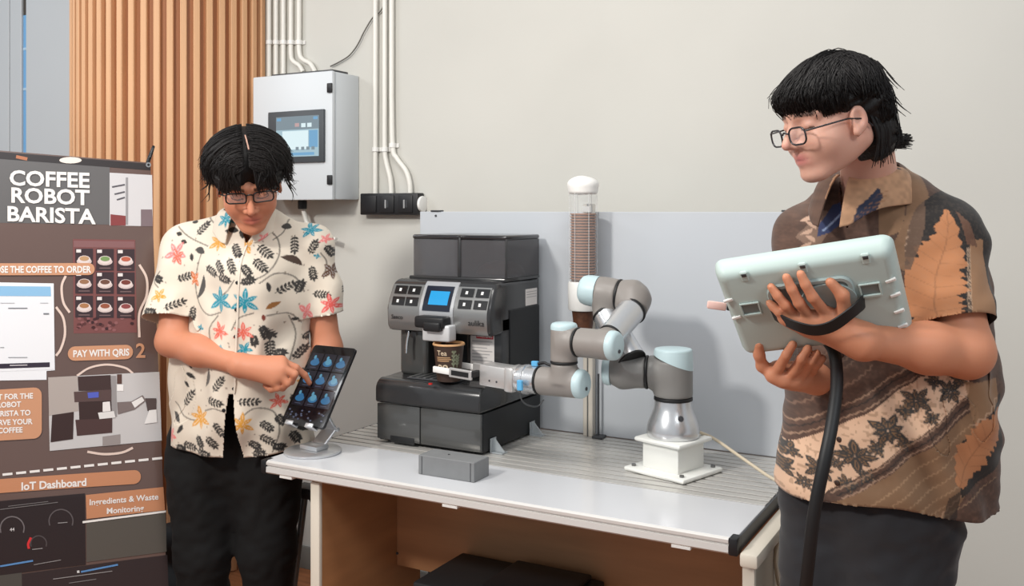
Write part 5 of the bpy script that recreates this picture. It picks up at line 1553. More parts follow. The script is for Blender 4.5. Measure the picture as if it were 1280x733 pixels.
for k in range(70):                                          # fringe tips over the brow and glasses
    sx = R_.choice((-1, 1)); x0 = sx * R_.uniform(.018, .072)
    pts = [HL.p(x0 * .55, .075, .112), HL.p(x0 * .85, .104 - abs(x0) * .25, .082), HL.p(x0, .118 - abs(x0) * .35, .046), HL.p(x0 * 1.04 + R_.uniform(-.01, .01), .116 - abs(x0) * .35, .020 + R_.uniform(-.014, .014) + .012 * (1 - abs(x0) / .07))]
    lock(mb, pts, R_.uniform(.0025, .005), 4, 4)
for k in range(46):                                          # ragged outer tips at the sides
    sx = R_.choice((-1, -1, 1)); y0 = R_.uniform(-.07, .05); z0 = R_.uniform(-.02, .05)
    pts = [HL.p(sx * .088, y0, z0 + .05), HL.p(sx * .100, y0 + .006, z0 + .02), HL.p(sx * R_.uniform(.102, .112), y0 + R_.uniform(-.01, .02), z0 - .008), HL.p(sx * R_.uniform(.104, .128), y0 + R_.uniform(-.01, .03), z0 - R_.uniform(.010, .024))]
    lock(mb, pts, R_.uniform(.0015, .0035), 4, 4)
tag(mb.build('hair_locks', m_hair, hair, smooth=180), kind='stuff')
pp_ = [hl_pt(1, y, .0, .004) for y in (.004, .03, .055, .078)]
MB().tube(spline([HL.p(-.002 - .006 * k / 3, y, .1455 - 3.2 * max(0, y + .005) ** 2) for k, y in enumerate((.016, .034, .052, .068))], 5), .0022, 6).build('parting', mat('scalp', srgb(176, 138, 122), .6), hair, smooth=60)
# ---- shirt
cream = srgb(222, 210, 193)
FS = Field()
hem, wai, che = P(300, 575, 2.94), P(303, 470, 2.95), P(309, 350, 2.95)
FS.cone(hem - Z * .06, wai, .232, .202, .05, flat=(CF, .66)); FS.cone(wai, che, .200, .198, .06, flat=(CF, .66)); FS.cone(che, P(311, 305, 2.95), .185, .12, .05, flat=(CF, .66))
for s_ in (sR, sL): FS.cone(P(311, 292, 2.95), s_, .068, .064, .06)
sdR = (eR - sR).normalized(); sdL = (eL - sL).normalized()
endR = P(210, 399, 2.885); endL = P(407, 392, 2.98)
TOR = Field(); TOR.p = list(FS.p)
FS.cone(sR, endR + sdR * .05, .066, .084, .045); FS.cone(sL, endL + sdL * .05, .062, .062, .045)
FS.cone(P(309, 345, 2.83), P(305, 520, 2.84), .085, .085, .10); TOR.p.append(FS.p[-1])
def with_lining(fs, tor, h, ends):
    """shirt mesh plus the torso wall hidden behind each sleeve mouth"""
    V, Fc = fs.mesh(h); V = relax(V, Fc, 1); W, G = tor.mesh(h); W = relax(W, G, 1); W = W - vnormals(W, G) * .002
    near = np.zeros(len(W), bool)
    for e in ends: near |= np.linalg.norm(W - np.array(e), axis=1) < .34
    W, G = clip(W, G, near); lin = np.concatenate([np.zeros(len(V), bool), np.ones(len(W), bool)])
    return np.concatenate([V, W]), np.concatenate([Fc, G + len(V)]), lin
V, Fc, lin = with_lining(FS, TOR, .0062, (endR, endL))
x_, d_, z_ = camxz(V); nrm = vnormals(V, Fc); pxn, pyn = planar(V, 2.88)
fold = .006 * np.sin(pxn * .16 + pyn * .035 + 2.2 * vnoise(pxn, pyn, 45, 2) * 2) * np.clip((pyn - 330) / 90, 0, 1) + .012 * (vnoise(pxn, pyn, 30, 5) - .5) + .010 * (vnoise(pxn * .5 + pyn, pyn * .4 - pxn, 40, 6) - .5)
V = V + nrm * fold[:, None]
nl_ = len(V); lin = np.where(lin)[0]; V, Fc = subdivide(V, Fc); L_ = np.zeros(len(V), bool); L_[lin] = True
fl_ = L_[Fc].any(1); L_[Fc[fl_].ravel()] = True; lin = L_
V = relax(V, Fc, 1)
def dist_seg(V, a, b):
    a, b = np.array(a), np.array(b); ba = b - a; h = np.clip((V - a) @ ba / (ba @ ba), 0, 1); return np.linalg.norm(V - a - h[:, None] * ba, axis=1)
px_, py_ = planar(V, 2.86)
inR = ((V - np.array(endR)) @ np.array(sdR) > 0) & (dist_seg(V, endR, endR + sdR * .2) < .13)
tdist = TOR.eval(V)
inL = ((V - np.array(endL)) @ np.array(sdL) > 0) & (dist_seg(V, endL, endL + sdL * .2) < .10)
hemy = 566 - 8 * np.abs((px_ - 300) / 90) ** 1.5
front = camxz(V)[1] < 2.95
notch = front & (py_ > 486) & (px_ > 302 - (py_ - 486) * .14 - 4) & (px_ < 303 + (py_ - 486) * .11)
nkr = np.linalg.norm((V - np.array(nb))[:, :2], axis=1)
neck = (V[:, 2] > nb.z - .045 - .03 * 0) & (nkr < .062) | (front & (np.abs(px_ - 313) < (303 - py_) * .55) & (py_ < 303))
inR &= ~lin & (tdist > .003); inL &= ~lin & (tdist > .003)
V, Fc = clip(V, Fc, ~(inR | inL | (py_ > hemy) | notch | neck))
e_ = (planar(V, 2.86)[1] > 557); hv = 566 - 8 * np.abs((planar(V, 2.86)[0] - 300) / 90) ** 1.5; e_ = planar(V, 2.86)[1] > hv - 1.7; V[e_, 2] = CAM_H - (hv[e_] - HY) * 2.86 / F
for en, sd_ in ((endR, sdR), (endL, sdL)):
    t_ = (V - np.array(en)) @ np.array(sd_); e_ = (np.abs(t_) < .0045) & (dist_seg(V, en, en + sd_ * .2) < .12) & (TOR.eval(V) > .003); V[e_] -= t_[e_, None] * np.array(sd_)
px_, py_ = planar(V, 2.84)
pr = Print(px_, py_, cream)
DK = (.030, .027, .025); OR = srgb(218, 156, 62); TE = srgb(20, 140, 160); RD = srgb(222, 104, 84); PK = srgb(232, 130, 126); BR = srgb(96, 66, 48)
R_ = random.Random(9)
for k in range(120):
    x, y = R_.uniform(180, 430), R_.uniform(265, 570); I = pr.box(x, y, 2); pr.mixi(I, (np.hypot(pr.X[I] - x, pr.Y[I] - y) < 1.1) * .55, BR)
for v in ([(251, 315), (246, 338), (244, 360), (251, 381), (266, 392), (284, 388)], [(330, 285), (345, 300), (349, 322), (338, 342), (312, 352)], [(333, 352), (349, 341), (366, 347), (376, 366)],
          [(212, 284), (232, 298), (258, 308)], [(304, 348), (296, 360), (288, 366)], [(268, 425), (268, 408), (280, 392)], [(301, 408), (309, 394), (326, 388)], [(310, 516), (326, 505), (345, 513), (352, 536), (344, 562)],
          [(215, 505), (232, 520), (250, 525)], [(196, 340), (188, 352), (196, 360)], [(340, 392), (360, 392), (372, 405)], [(275, 284), (262, 280), (250, 272)], [(352, 275), (350, 290), (340, 300)], [(262, 510), (276, 505), (288, 508)], [(395, 318), (401, 330), (398, 350)], [(360, 395), (366, 420), (362, 450)]):
    pr.stroke(v, 1.5, (.10, .085, .07), .8)
for (x, y, L_, r) in ((246, 287, 18, -.9), (229, 347, 20, -.3), (218, 381, 22, -.35), (188, 389, 14, 0.1), (268, 337, 18, .5), (282, 331, 17, .9), (299, 329, 18, 1.1), (289, 346, 16, .3), (301, 311, 17, .9), (240, 391, 16, 1.7), (193, 349, 10, .4),
                     (333, 313, 20, .7), (331, 329, 18, .8), (317, 335, 15, .9), (319, 349, 14, -.2), (364, 305, 20, 1.5), (386, 311, 17, -1.1), (404, 314, 14, 1.0), (357, 360, 20, -.5), (371, 361, 14, -1.2), (385, 342, 16, 1.4), (394, 371, 18, .1), (423, 365, 14, 1.4), (338, 411, 18, .9), (326, 420, 12, 1.4),
                     (282, 476, 20, -.9), (276, 497, 20, .2), (237, 498, 22, -.9), (281, 530, 18, 1.0), (271, 547, 16, .9), (238, 556, 18, .2), (255, 547, 14, 1.1), (259, 562, 16, .3), (318, 496, 22, .1), (337, 528, 16, .7), (337, 545, 18, .6), (322, 551, 14, .6), (341, 432, 18, 1.5), (337, 412, 14, 1.2), (370, 444, 16, -.9), (327, 563, 14, .1), (378, 425, 14, .5), (360, 460, 16, 1.2), (368, 500, 16, .9), (385, 530, 16, .4), (232, 440, 14, .8), (256, 445, 14, .2), (350, 475, 14, .3), (225, 560, 12, .4), (303, 290, 10, .8), (262, 425, 10, 1.2), (296, 455, 12, .4), (352, 522, 14, .8), (366, 547, 15, 1.1), (349, 556, 12, .3), (374, 470, 14, .6), (388, 455, 12, 1.2), (395, 500, 14, .5), (350, 440, 12, .2)):
    pr.sprig(x, y, L_, r, DK)
for (x, y, L_, w, r, c, b) in ((253, 359, 34, 8, 1.9, (.07, .065, .06), .25), (248, 314, 16, 9, .3, (.06, .055, .05), .2), (363, 326, 27, 9, .5, srgb(70, 52, 42), .25), (346, 380, 17, 7, -.5, srgb(150, 98, 46), .1), (342, 357, 14, 5, 1.4, DK, .1), (240, 469, 17, 6, .4, DK, .1), (234, 480, 12, 5, .7, DK, .1), (266, 469, 26, 6, 1.8, (.12, .11, .10), .2), (219, 523, 17, 8, .7, (.06, .055, .05), .1), (226, 536, 16, 6, 2.2, DK, .1), (240, 455, 11, 6, 1.4, DK, 0), (216, 293, 9, 6, .3, DK, 0), (224, 303, 9, 6, .3, DK, 0), (237, 322, 11, 6, 1.3, DK, 0), (352, 284, 13, 8, .1, (.05, .045, .04), .2), (375, 540, 18, 9, .4, DK, .1), (232, 278, 10, 5, .1, DK, 0), (290, 288, 16, 8, .1, DK, .1), (366, 400, 10, 5, .0, DK, 0), (337, 394, 9, 5, 1.5, srgb(120, 50, 36), 0)):
    pr.leaf(x, y, L_, w, r, c, b)
for (x, y, R, c, n, r, sq) in ((273, 303, 15, OR, 6, .5, 1), (215, 317, 18, PK, 5, .3, 1.15), (218, 322, 13, RD, 4, .9, 1.3), (198.6, 370, 11, OR, 5, .2, 1), (243, 349, 13, srgb(206, 110, 50), 4, .8, 1.6), (284.5, 373, 19, TE, 6, .45, 1), (317, 374, 19, TE, 6, .6, 1), (283.5, 411, 14, RD, 6, .2, 1), (314, 411, 14, RD, 6, .5, 1), (253, 409, 6, TE, 4, .2, 1),
                              (382, 288, 12, TE, 6, .1, .8), (407, 384, 16, srgb(222, 92, 84), 6, .3, 1), (378, 392, 15, PK, 4, .6, 1.7), (407, 341, 15, BR, 5, .1, 1.1), (314, 308, 13, OR, 4, .7, 1.8), (255, 520, 17, OR, 6, .3, 1), (313, 523, 17, OR, 6, .6, 1.2), (315, 432, 11, TE, 5, .2, 1), (285, 431, 6, TE, 4, .2, 1), (211, 546, 12, PK, 5, .2, 1.2), (391, 322, 5, TE, 4, .3, 1), (400, 300, 8, PK, 5, .1, 1), (283, 275, 11, TE, 6, .4, 1), (350, 500, 12, RD, 6, .3, 1), (380, 480, 14, OR, 6, .2, 1)):
    pr.flower(x, y, R, c, n, r, sq)
cb_ = pr.C.copy()
# weave and dye variation
nz = 1 + .05 * (vnoise(px_, py_, 9, 4) - .5); cb_[:, :3] *= nz[:, None]
m_shirtL = mat('floral_cotton', (1, 1, 1), .8, attr='print', sheen=.15)
shirt = quad_obj('shirt', V, Fc, m_shirtL, pl, attrs={'print': cb_})
md = shirt.modifiers.new('cloth', 'SOLIDIFY'); md.thickness = .0015; md.offset = -1
def paintL(V):
    X, Y = planar(V, 2.84); p = Print(X, Y, cream)
    p.flower(282, 275, 13, TE, 6, .4, 1); p.leaf(291, 290, 16, 8, .2, DK, .1); p.leaf(352, 282, 16, 8, -.6, DK, .2); p.sprig(343, 272, 14, 1.2, DK); p.stroke([(338, 262), (346, 280), (344, 296)], 1.5, DK); p.leaf(300, 296, 10, 6, .9, DK)
    p.flower(330, 298, 8, PK, 5, .1); p.flower(360, 270, 8, TE, 5, .1)
    return p.C
collar('collar', shirt, m_shirtL, nb + Z * .030 - CF * .022, -CF * 1.0 + CR * .05, Z - CF * .30, .070, .104, .062, .030, .34, paintL, lift=.040)
# placket and buttons
pk = []
for py in range(306, 492, 12):
    px0 = 313 - (py - 300) * .055; pk.append((px0, py))
xs_, ds_, zs_ = camxz(V)
def front_at(px, py, d=2.84):
    w = (px_ - px) ** 2 + (py_ - py) ** 2; w = np.where(ds_ < 2.93, w, 1e9); i = int(np.argmin(w)); return Vector(V[i])
for py in (318, 350, 383, 416, 449, 480): button(shirt, front_at(311 - (py - 300) * .05, py) - CF * .001, -CF, m_blk)
button(shirt, front_at(290, 507) - CF * .001, -CF, m_blk)
V_ = [front_at(a, b) - CF * .0035 for a, b in pk]
mb = MB(); vs_ = []
for p in V_: vs_ += [p - CR * .003, p - CR * .0022 - CF * .0015, p + CR * .0022 - CF * .0015, p + CR * .003]
mb.add(vs_, [(4 * i + k, 4 * i + k + 1, 4 * i + 5 + k, 4 * i + 4 + k) for i in range(len(V_) - 1) for k in range(3)])
mb.build('placket_edge', mat('placket_cotton', srgb(222, 210, 194), .8), shirt, smooth=60)
# ---- trousers and shoes
FT = Field()
hip = P(297, 555, 2.95)
FT.cone(hip + CR * -.075, hip + CR * .075, .135, .135, .05, flat=(CF, .8)); FT.cone(hip + Z * .14 - CR * .06, hip + Z * .14 + CR * .06, .12, .12, .05, flat=(CF, .8))
for a, b, c in (((252, 590), (253, 690), (255, 835)), ((335, 590), (335, 690), (331, 835))):
    h0, k0, a0 = P(*a, 2.95), P(*b, 2.94), P(*c, 2.97); a0.z = .07
    FT.cone(h0, k0, .108, .084, .05); FT.cone(k0, a0, .082, .064, .03)
FT.plane((0, 0, .035), (0, 0, -1))
V, Fc = FT.mesh(.009); V = relax(V, Fc, 2); n_ = vnormals(V, Fc); X, Y = planar(V, 2.9)
V = V + n_ * (.010 * (vnoise(X, Y * .5, 16, 8) - .5) + .006 * (vnoise(X + Y * .3, Y, 9, 18) - .5))[:, None]
quad_obj('trousers', V, Fc, mat('black_cotton', srgb(9, 9, 10), .9), pl)
for c in ((258, 835), (328, 835)):
    a0 = P(*c, 2.97); FB = Field(); a0.z = .05
    FB.cone(a0 + CF * .05 - Z * .01, a0 - CF * .14 - Z * .02, .045, .036, .03); FB.cone(a0 - Z * .012, a0 + Z * .03, .045, .045, .02); FB.plane((0, 0, .001), (0, 0, -1), .003)
    field_obj('shoe', FB, .008, mat('shoe_black', srgb(24, 22, 22), .45), pl, 1)
# ================================================================== person on the right, holding the pendant
m_skinR = mat('skin_right', (1, 1, 1), .48, attr='skin', sss=.12, spec=.35)
pr_ = empty('person', P(1100, 640, 1.97).xy.to_3d(), 'person with ponytail and glasses in brown batik shirt holding the pendant', 'person')
rf = (CR * -.80 - CF * .60).normalized(); rl = Z.cross(rf)    # facing, and towards his left shoulder
h_ = (CR * -.965 - CF * .26).normalized(); pit_ = math.radians(14)
HR = Head(P(1049, 149, 1.80), h_ * math.cos(pit_) - Z * math.sin(pit_), h_ * math.sin(pit_) + Z * math.cos(pit_), (1.04, 1.07, .91))
nb2 = P(1088, 248, 1.93)
tc_ = P(1100, 330, 1.97)
s2L, s2R = P(1176, 296, 1.85), P(1012, 296, 2.10)
e2L, e2R = P(1208, 440, 1.765), P(1030, 468, 2.10)
w2L, w2R = onpad(1078, 427, .030), P(1020, 474, 1.885)
F2 = Field(); HR.ear = .014; HR.build(F2)
F2.cone(HR.p(0, -.046, -.030), nb2 + Z * .01, .047, .056, .014)
F2.cone(nb2 - Z * .03, tc_ - Z * .1, .06, .09, .03)
for s_ in (s2L, s2R): F2.cone(nb2 - Z * .04, s_, .05, .05, .04)
F2.cone(s2L, e2L, .050, .046, .03); F2.cone(e2L, e2L * .62 + w2L * .38, .047, .043, .02); F2.cone(e2L * .62 + w2L * .38, w2L, .042, .0285, .03, flat=None)
F2.cone(s2R, e2R, .050, .044, .03); F2.cone(e2R, w2R, .043, .029, .03)
# near hand: back of the hand to the camera, under the strap, fingers spread up the pad
kn = {'index': (1033, 393), 'middle': (1014, 399), 'ring': (996, 399), 'pinky': (982, 397)}
for k in kn.values(): F2.cone(w2L, onpad(*k, .020), .024, .0150, .018)
F2.cone(w2L, onpad(1040, 408, .022), .026, .024, .02); F2.cone(onpad(1012, 408, .021), onpad(1034, 404, .021), .017, .019, .016)
finger(F2, [onpad(1033, 393, .021), onpad(1016, 372, .026), onpad(1007, 356, .018), onpad(1001, 343, .0085)], .0108, .0080)
finger(F2, [onpad(1014, 399, .021), onpad(999, 379, .027), onpad(990, 362, .019), onpad(983, 347, .0085)], .0108, .0080)
finger(F2, [onpad(996, 399, .020), onpad(982, 382, .024), onpad(972, 370, .017), onpad(964, 359, .0085)], .0102, .0076)
finger(F2, [onpad(982, 398, .019), onpad(974, 390, .021), onpad(967, 384, .014), onpad(962, 379, .0085)], .0095, .0072)
finger(F2, [onpad(1058, 412, .022), onpad(1056, 390, .022), onpad(1053, 369, .017), onpad(1038, 353, .0095)], .0150, .0090, .008)
# far hand under the lower edge
def q3h(a):
    r = q3(a); r[-1] = onpad(a[-1][0], a[-1][1], .010); r[-2] = onpad(a[-2][0], a[-2][1], .024) * .6 + r[-2] * .4; return r
for t in ((966, 470, 1.835), (980, 476, 1.830), (994, 477, 1.832), (1006, 472, 1.840)): F2.cone(w2R, P(*t), .022, .0150, .016)
F2.cone(P(1005, 466, 1.855), P(972, 462, 1.855), .020, .018, .016)
finger(F2, q3h([(966, 470, 1.835), (975, 458, 1.818), (983, 444, 1.805), (991, 431, 1.798)]), .0108, .0082)
finger(F2, q3h([(982, 476, 1.830), (994, 462, 1.812), (1002, 448, 1.800), (1010, 436, 1.793)]), .0108, .0082)
finger(F2, q3h([(996, 477, 1.830), (1006, 464, 1.817), (1014, 452, 1.805), (1021, 442, 1.798)]), .0102, .0078)
finger(F2, q3h([(1006, 472, 1.840), (1016, 463, 1.825), (1022, 455, 1.815), (1028, 448, 1.808)]), .0095, .0073)
finger(F2, q3([(964, 466, 1.855), (953, 458, 1.845), (949, 444, 1.835), (949, 431, 1.825)]), .0125, .0088, .008)
V, Fc = F2.mesh(.0034); V = relax(V, Fc, 1, .4)
spots = [(-.052, .058, -.022, .006, .25, srgb(196, 96, 92)), (-.050, .062, -.034, .004, .25, srgb(190, 90, 88)), (-.056, .046, -.040, .004, .2, srgb(190, 96, 92)), (-.048, .058, -.052, .004, .2, srgb(190, 96, 92)), (-.077, -.012, -.004, .03, .15, srgb(206, 110, 96))]
C = skin_colour(V, HR, srgb(212, 162, 142), srgb(196, 112, 112), spots)
arm = np.clip((nb2.z - .02 - V[:, 2]) / .04, 0, 1)[:, None]
C[:, :3] = C[:, :3] * (1 - arm) + np.array(srgb(204, 138, 106)) * arm
quad_obj('body', V, Fc, m_skinR, pr_, attrs={'skin': C})
glasses(pr_, HR, mat('glasses_steel', srgb(60, 58, 60), .25, metal=.6), .043, .034, .112, -.010, .013, .0018)
# ---- hair: swept fringe, layered to the nape, small ponytail
FH = Field()
HR.ell(FH, (0, .002, .050), (.085, .084, .080), .02)
HR.ell(FH, (0, .048, .060), (.066, .054, .040), .03)
HR.ell(FH, (0, -.036, .012), (.078, .045, .084), .03); HR.ell(FH, (0, -.050, -.050), (.062, .042, .052), .03)
HR.ell(FH, (0, .10, -.052), (.095, .112, .086), .012, True)
for sx in (-1, 1): HR.ell(FH, (sx * .090, .024, -.014), (.032, .028, .040), .010, True)
V, Fc = FH.mesh(.0048); V = relax(V, Fc, 2); q = HR.loc(V); n_ = vnormals(V, Fc)
V = V + n_ * (.0025 * np.sin(q[:, 2] * 190 + q[:, 1] * 120 + 6 * vnoise(q[:, 1] * 100, q[:, 2] * 100, 2.2, 3)))[:, None]
hair = quad_obj('hair', V, Fc, m_hair, pr_)
R_ = random.Random(5); mb = MB()
def hr_surf(d, lift=0.):
    """outermost hair point in a direction from the middle of the skull"""
    d = Vector(d).normalized(); r_ = 0.
    for c, e in (((0, .002, .050), (.087, .086, .082)), ((0, .048, .060), (.069, .058, .043)), ((0, -.036, .012), (.080, .047, .086)), ((0, -.050, -.050), (.064, .044, .054))):
        o = Vector((0, -.02, .03)) - Vector(c); A_ = sum((d[i] / e[i]) ** 2 for i in range(3)); B_ = 2 * sum(o[i] * d[i] / e[i] ** 2 for i in range(3)); C_ = sum((o[i] / e[i]) ** 2 for i in range(3)) - 1
        D_ = B_ * B_ - 4 * A_ * C_
        if D_ > 0: r_ = max(r_, (-B_ + math.sqrt(D_)) / (2 * A_))
    return Vector((0, -.02, .03)) + d * (r_ + lift)
for k in range(3600):
    sx = -1 if R_.random() < .72 else 1
    e_ = R_.random(); lift = R_.gauss(.001, .0026)
    s0 = (sx * R_.uniform(.0, .5), R_.uniform(-.75, .25), 1.0)
    if e_ < .45:      # swept forward across the temple into the fringe
        t1 = (sx * R_.uniform(.0, .95), R_.uniform(.50, 1.0), R_.uniform(-.16, .40)); bow = (0, .10, .28)
    elif e_ < .76:    # back over the ear
        t1 = (sx * 1.0, R_.uniform(-.65, .30), R_.uniform(-.25, .30)); bow = (0, 0, .15)
    else:             # down the back
        t1 = (sx * R_.uniform(.0, .95), -.75 + R_.uniform(-.25, .35), R_.uniform(-1.35, .2)); bow = (0, -.1, .1)
    if abs(t1[0]) > .8 and -.05 < t1[1] < .5 and t1[2] < -.04: continue
    off = R_.random() * .55 if R_.random() < .6 else 0.
    pts = []
    for i in range(5):
        t = off + (1 - off) * i / 4; sm = t * t * (3 - 2 * t)
        d = [s0[j] * (1 - sm) + t1[j] * sm + bow[j] * math.sin(math.pi * t) for j in range(3)]
        if Vector(d).length < .6: pts = None; break
        pts.append(HR.p(*hr_surf(d, lift + (.006 * t ** 4 if R_.random() < .15 else 0))))
    if pts: lock(mb, pts, R_.uniform(.0010, .0022), 3, 3)
for k in range(800):                                         # sides above and behind the ear
    sx = -1 if R_.random() < .8 else 1; y0 = R_.uniform(-.85, .55); y1 = y0 * .9 - R_.uniform(0, .25); z1 = R_.uniform(.02, .30) if y1 > -.12 else R_.uniform(-.75, .1)
    pts = [HR.p(*hr_surf((sx * (.45 + .55 * t), y0 * (1 - t) + y1 * t, .95 * (1 - t) + z1 * t), .0015 + R_.gauss(0, .0016))) for t in (0, .25, .5, .75, 1)]
    lock(mb, pts, R_.uniform(.0011, .0022), 3, 3)
for k in range(30):                                          # wisps behind the ear
    y0 = R_.uniform(-.040, -.012)
    pts = [HR.p(-.070, y0, .0), HR.p(-.072, y0 - .004, -.04), HR.p(-.066, y0 - .002, -.070), HR.p(-.060, y0 + R_.uniform(-.01, .014), -.086 - R_.uniform(0, .026))]
    lock(mb, pts, R_.uniform(.002, .004), 4, 3)
for k in range(10):
    x0, z0 = R_.uniform(-.05, .02), R_.uniform(-.02, .07)
    pts = [HR.p(x0, -.080, z0 + .03), HR.p(x0, -.094, z0 + .005), HR.p(x0, -.102 - R_.uniform(0, .010), z0 - .015)]
    lock(mb, pts, .0018, 4, 3)
for k in range(7):                                           # loose arcs over the crown
    y0 = R_.uniform(-.02, .05); pts = [HR.p(-.03, y0 - .03, .122), HR.p(-.03, y0, .138 + R_.uniform(0, .006)), HR.p(-.03, y0 + .03, .132), HR.p(-.03, y0 + .055, .110)]
    lock(mb, pts, .0010, 4, 3)
tag(mb.build('hair_locks', m_hair, hair, smooth=180), kind='stuff')
mb = MB(); t0 = P(1104, 177, 1.84); td = P(1139, 175, 1.855) - t0
for k in range(110):
    a = R_.uniform(0, 6.28); r = R_.uniform(0, .011)
    o_ = Vector((0, 0, 1)) * math.cos(a) * r + CF * math.sin(a) * r; ln = R_.uniform(.72, 1.06)
    pts = [t0 - td * .35 + o_ * .8, t0 + o_ * .7, t0 + td * .5 * ln + o_ * 1.35, t0 + td * ln + o_ * 1.15 + Vector((0, 0, R_.uniform(-.008, .008)))]
    lock(mb, pts, .0028, 4, 4)
tag(mb.build('ponytail', m_hair, hair, smooth=180), kind='stuff')
MB().lathe([(.009, -.004), (.013, -.003), (.013, .003), (.009, .004), (.009, -.004)], t0 + td * .08, td, 16).build('hair_tie', m_blk, hair)
# ---- shirt
FS = Field()
hem2, wai2, che2 = P(1098, 640, 1.97), P(1108, 480, 1.98), P(1108, 350, 1.99)
FS.cone(hem2 - Z * .06, wai2, .222, .212, .05, flat=(rf, .80)); FS.cone(wai2, che2, .210, .195, .06, flat=(rf, .76)); FS.cone(che2, P(1090, 285, 1.96), .180, .12, .06, flat=(rf, .76))
for s_ in (s2L, s2R): FS.cone(P(1082, 262, 1.95), s_, .070, .066, .07)
sd2 = (e2L - s2L).normalized(); end2 = P(1194, 404, 1.79)
TOR = Field(); TOR.p = list(FS.p)
FS.cone(s2L, end2 + sd2 * .05, .068, .068, .04)
sd3 = (e2R - s2R).normalized(); end3 = P(1018, 400, 2.05); FS.cone(s2R, end3 + sd3 * .05, .066, .068, .04)
V, Fc, lin = with_lining(FS, TOR, .0052, (end2, end3)); n_ = vnormals(V, Fc); X, Y = planar(V, 1.86)
fold = .006 * np.sin(X * .085 - Y * .03 + 5 * vnoise(X, Y, 70, 12)) * np.clip((Y - 380) / 120, 0, 1) + .010 * (vnoise(X, Y, 34, 15) - .5) + .008 * (vnoise(X + Y * .8, Y - X * .5, 26, 16) - .5)
V = V + n_ * fold[:, None]
lin = np.where(lin)[0]; V, Fc = subdivide(V, Fc); L_ = np.zeros(len(V), bool); L_[lin] = True; L_[Fc[L_[Fc].any(1)].ravel()] = True; lin = L_
V = relax(V, Fc, 1)
A = lambda v: np.array(v)
dvec = V - A(end2)
inL = (dvec @ A(sd2) > 0) & (dist_seg(V, end2, end2 + sd2 * .2) < .085)
tdist = TOR.eval(V); inL &= ~lin & (tdist > .003)
inR = ((V - A(end3)) @ A(sd3) > 0) & (dist_seg(V, end3, end3 + sd3 * .2) < .10) & ~lin & (tdist > .003)
x_, d_, z_ = camxz(V)
X, Y = planar(V, 1.86)
hz = P(1097, 622, 1.90).z + .012 * np.sin(X * .03)
fr = (V - A(hem2)) @ A(rf)
low = V[:, 2] < hz
nkr = np.linalg.norm((V - A(nb2))[:, :2], axis=1)
vx = (V - A(nb2)) @ A(rf); vl = (V - A(nb2)) @ A(rl)
neck = ((V[:, 2] > nb2.z - .05) & (nkr < .054)) | ((vx > 0) & (np.abs(vl) < (V[:, 2] - (nb2.z - .060)) * .30) & (V[:, 2] > nb2.z - .060))
V, Fc = clip(V, Fc, ~(inL | inR | low | neck))
X, Y = planar(V, 1.86); hzz = P(1097, 622, 1.90).z + .012 * np.sin(X * .03); e_ = V[:, 2] < hzz + .004; V[e_, 2] = hzz[e_]
t_ = (V - A(end2)) @ A(sd2); e_ = (np.abs(t_) < .004) & (dist_seg(V, end2, end2 + sd2 * .2) < .085) & (TOR.eval(V) > .003); V[e_] -= t_[e_, None] * A(sd2)
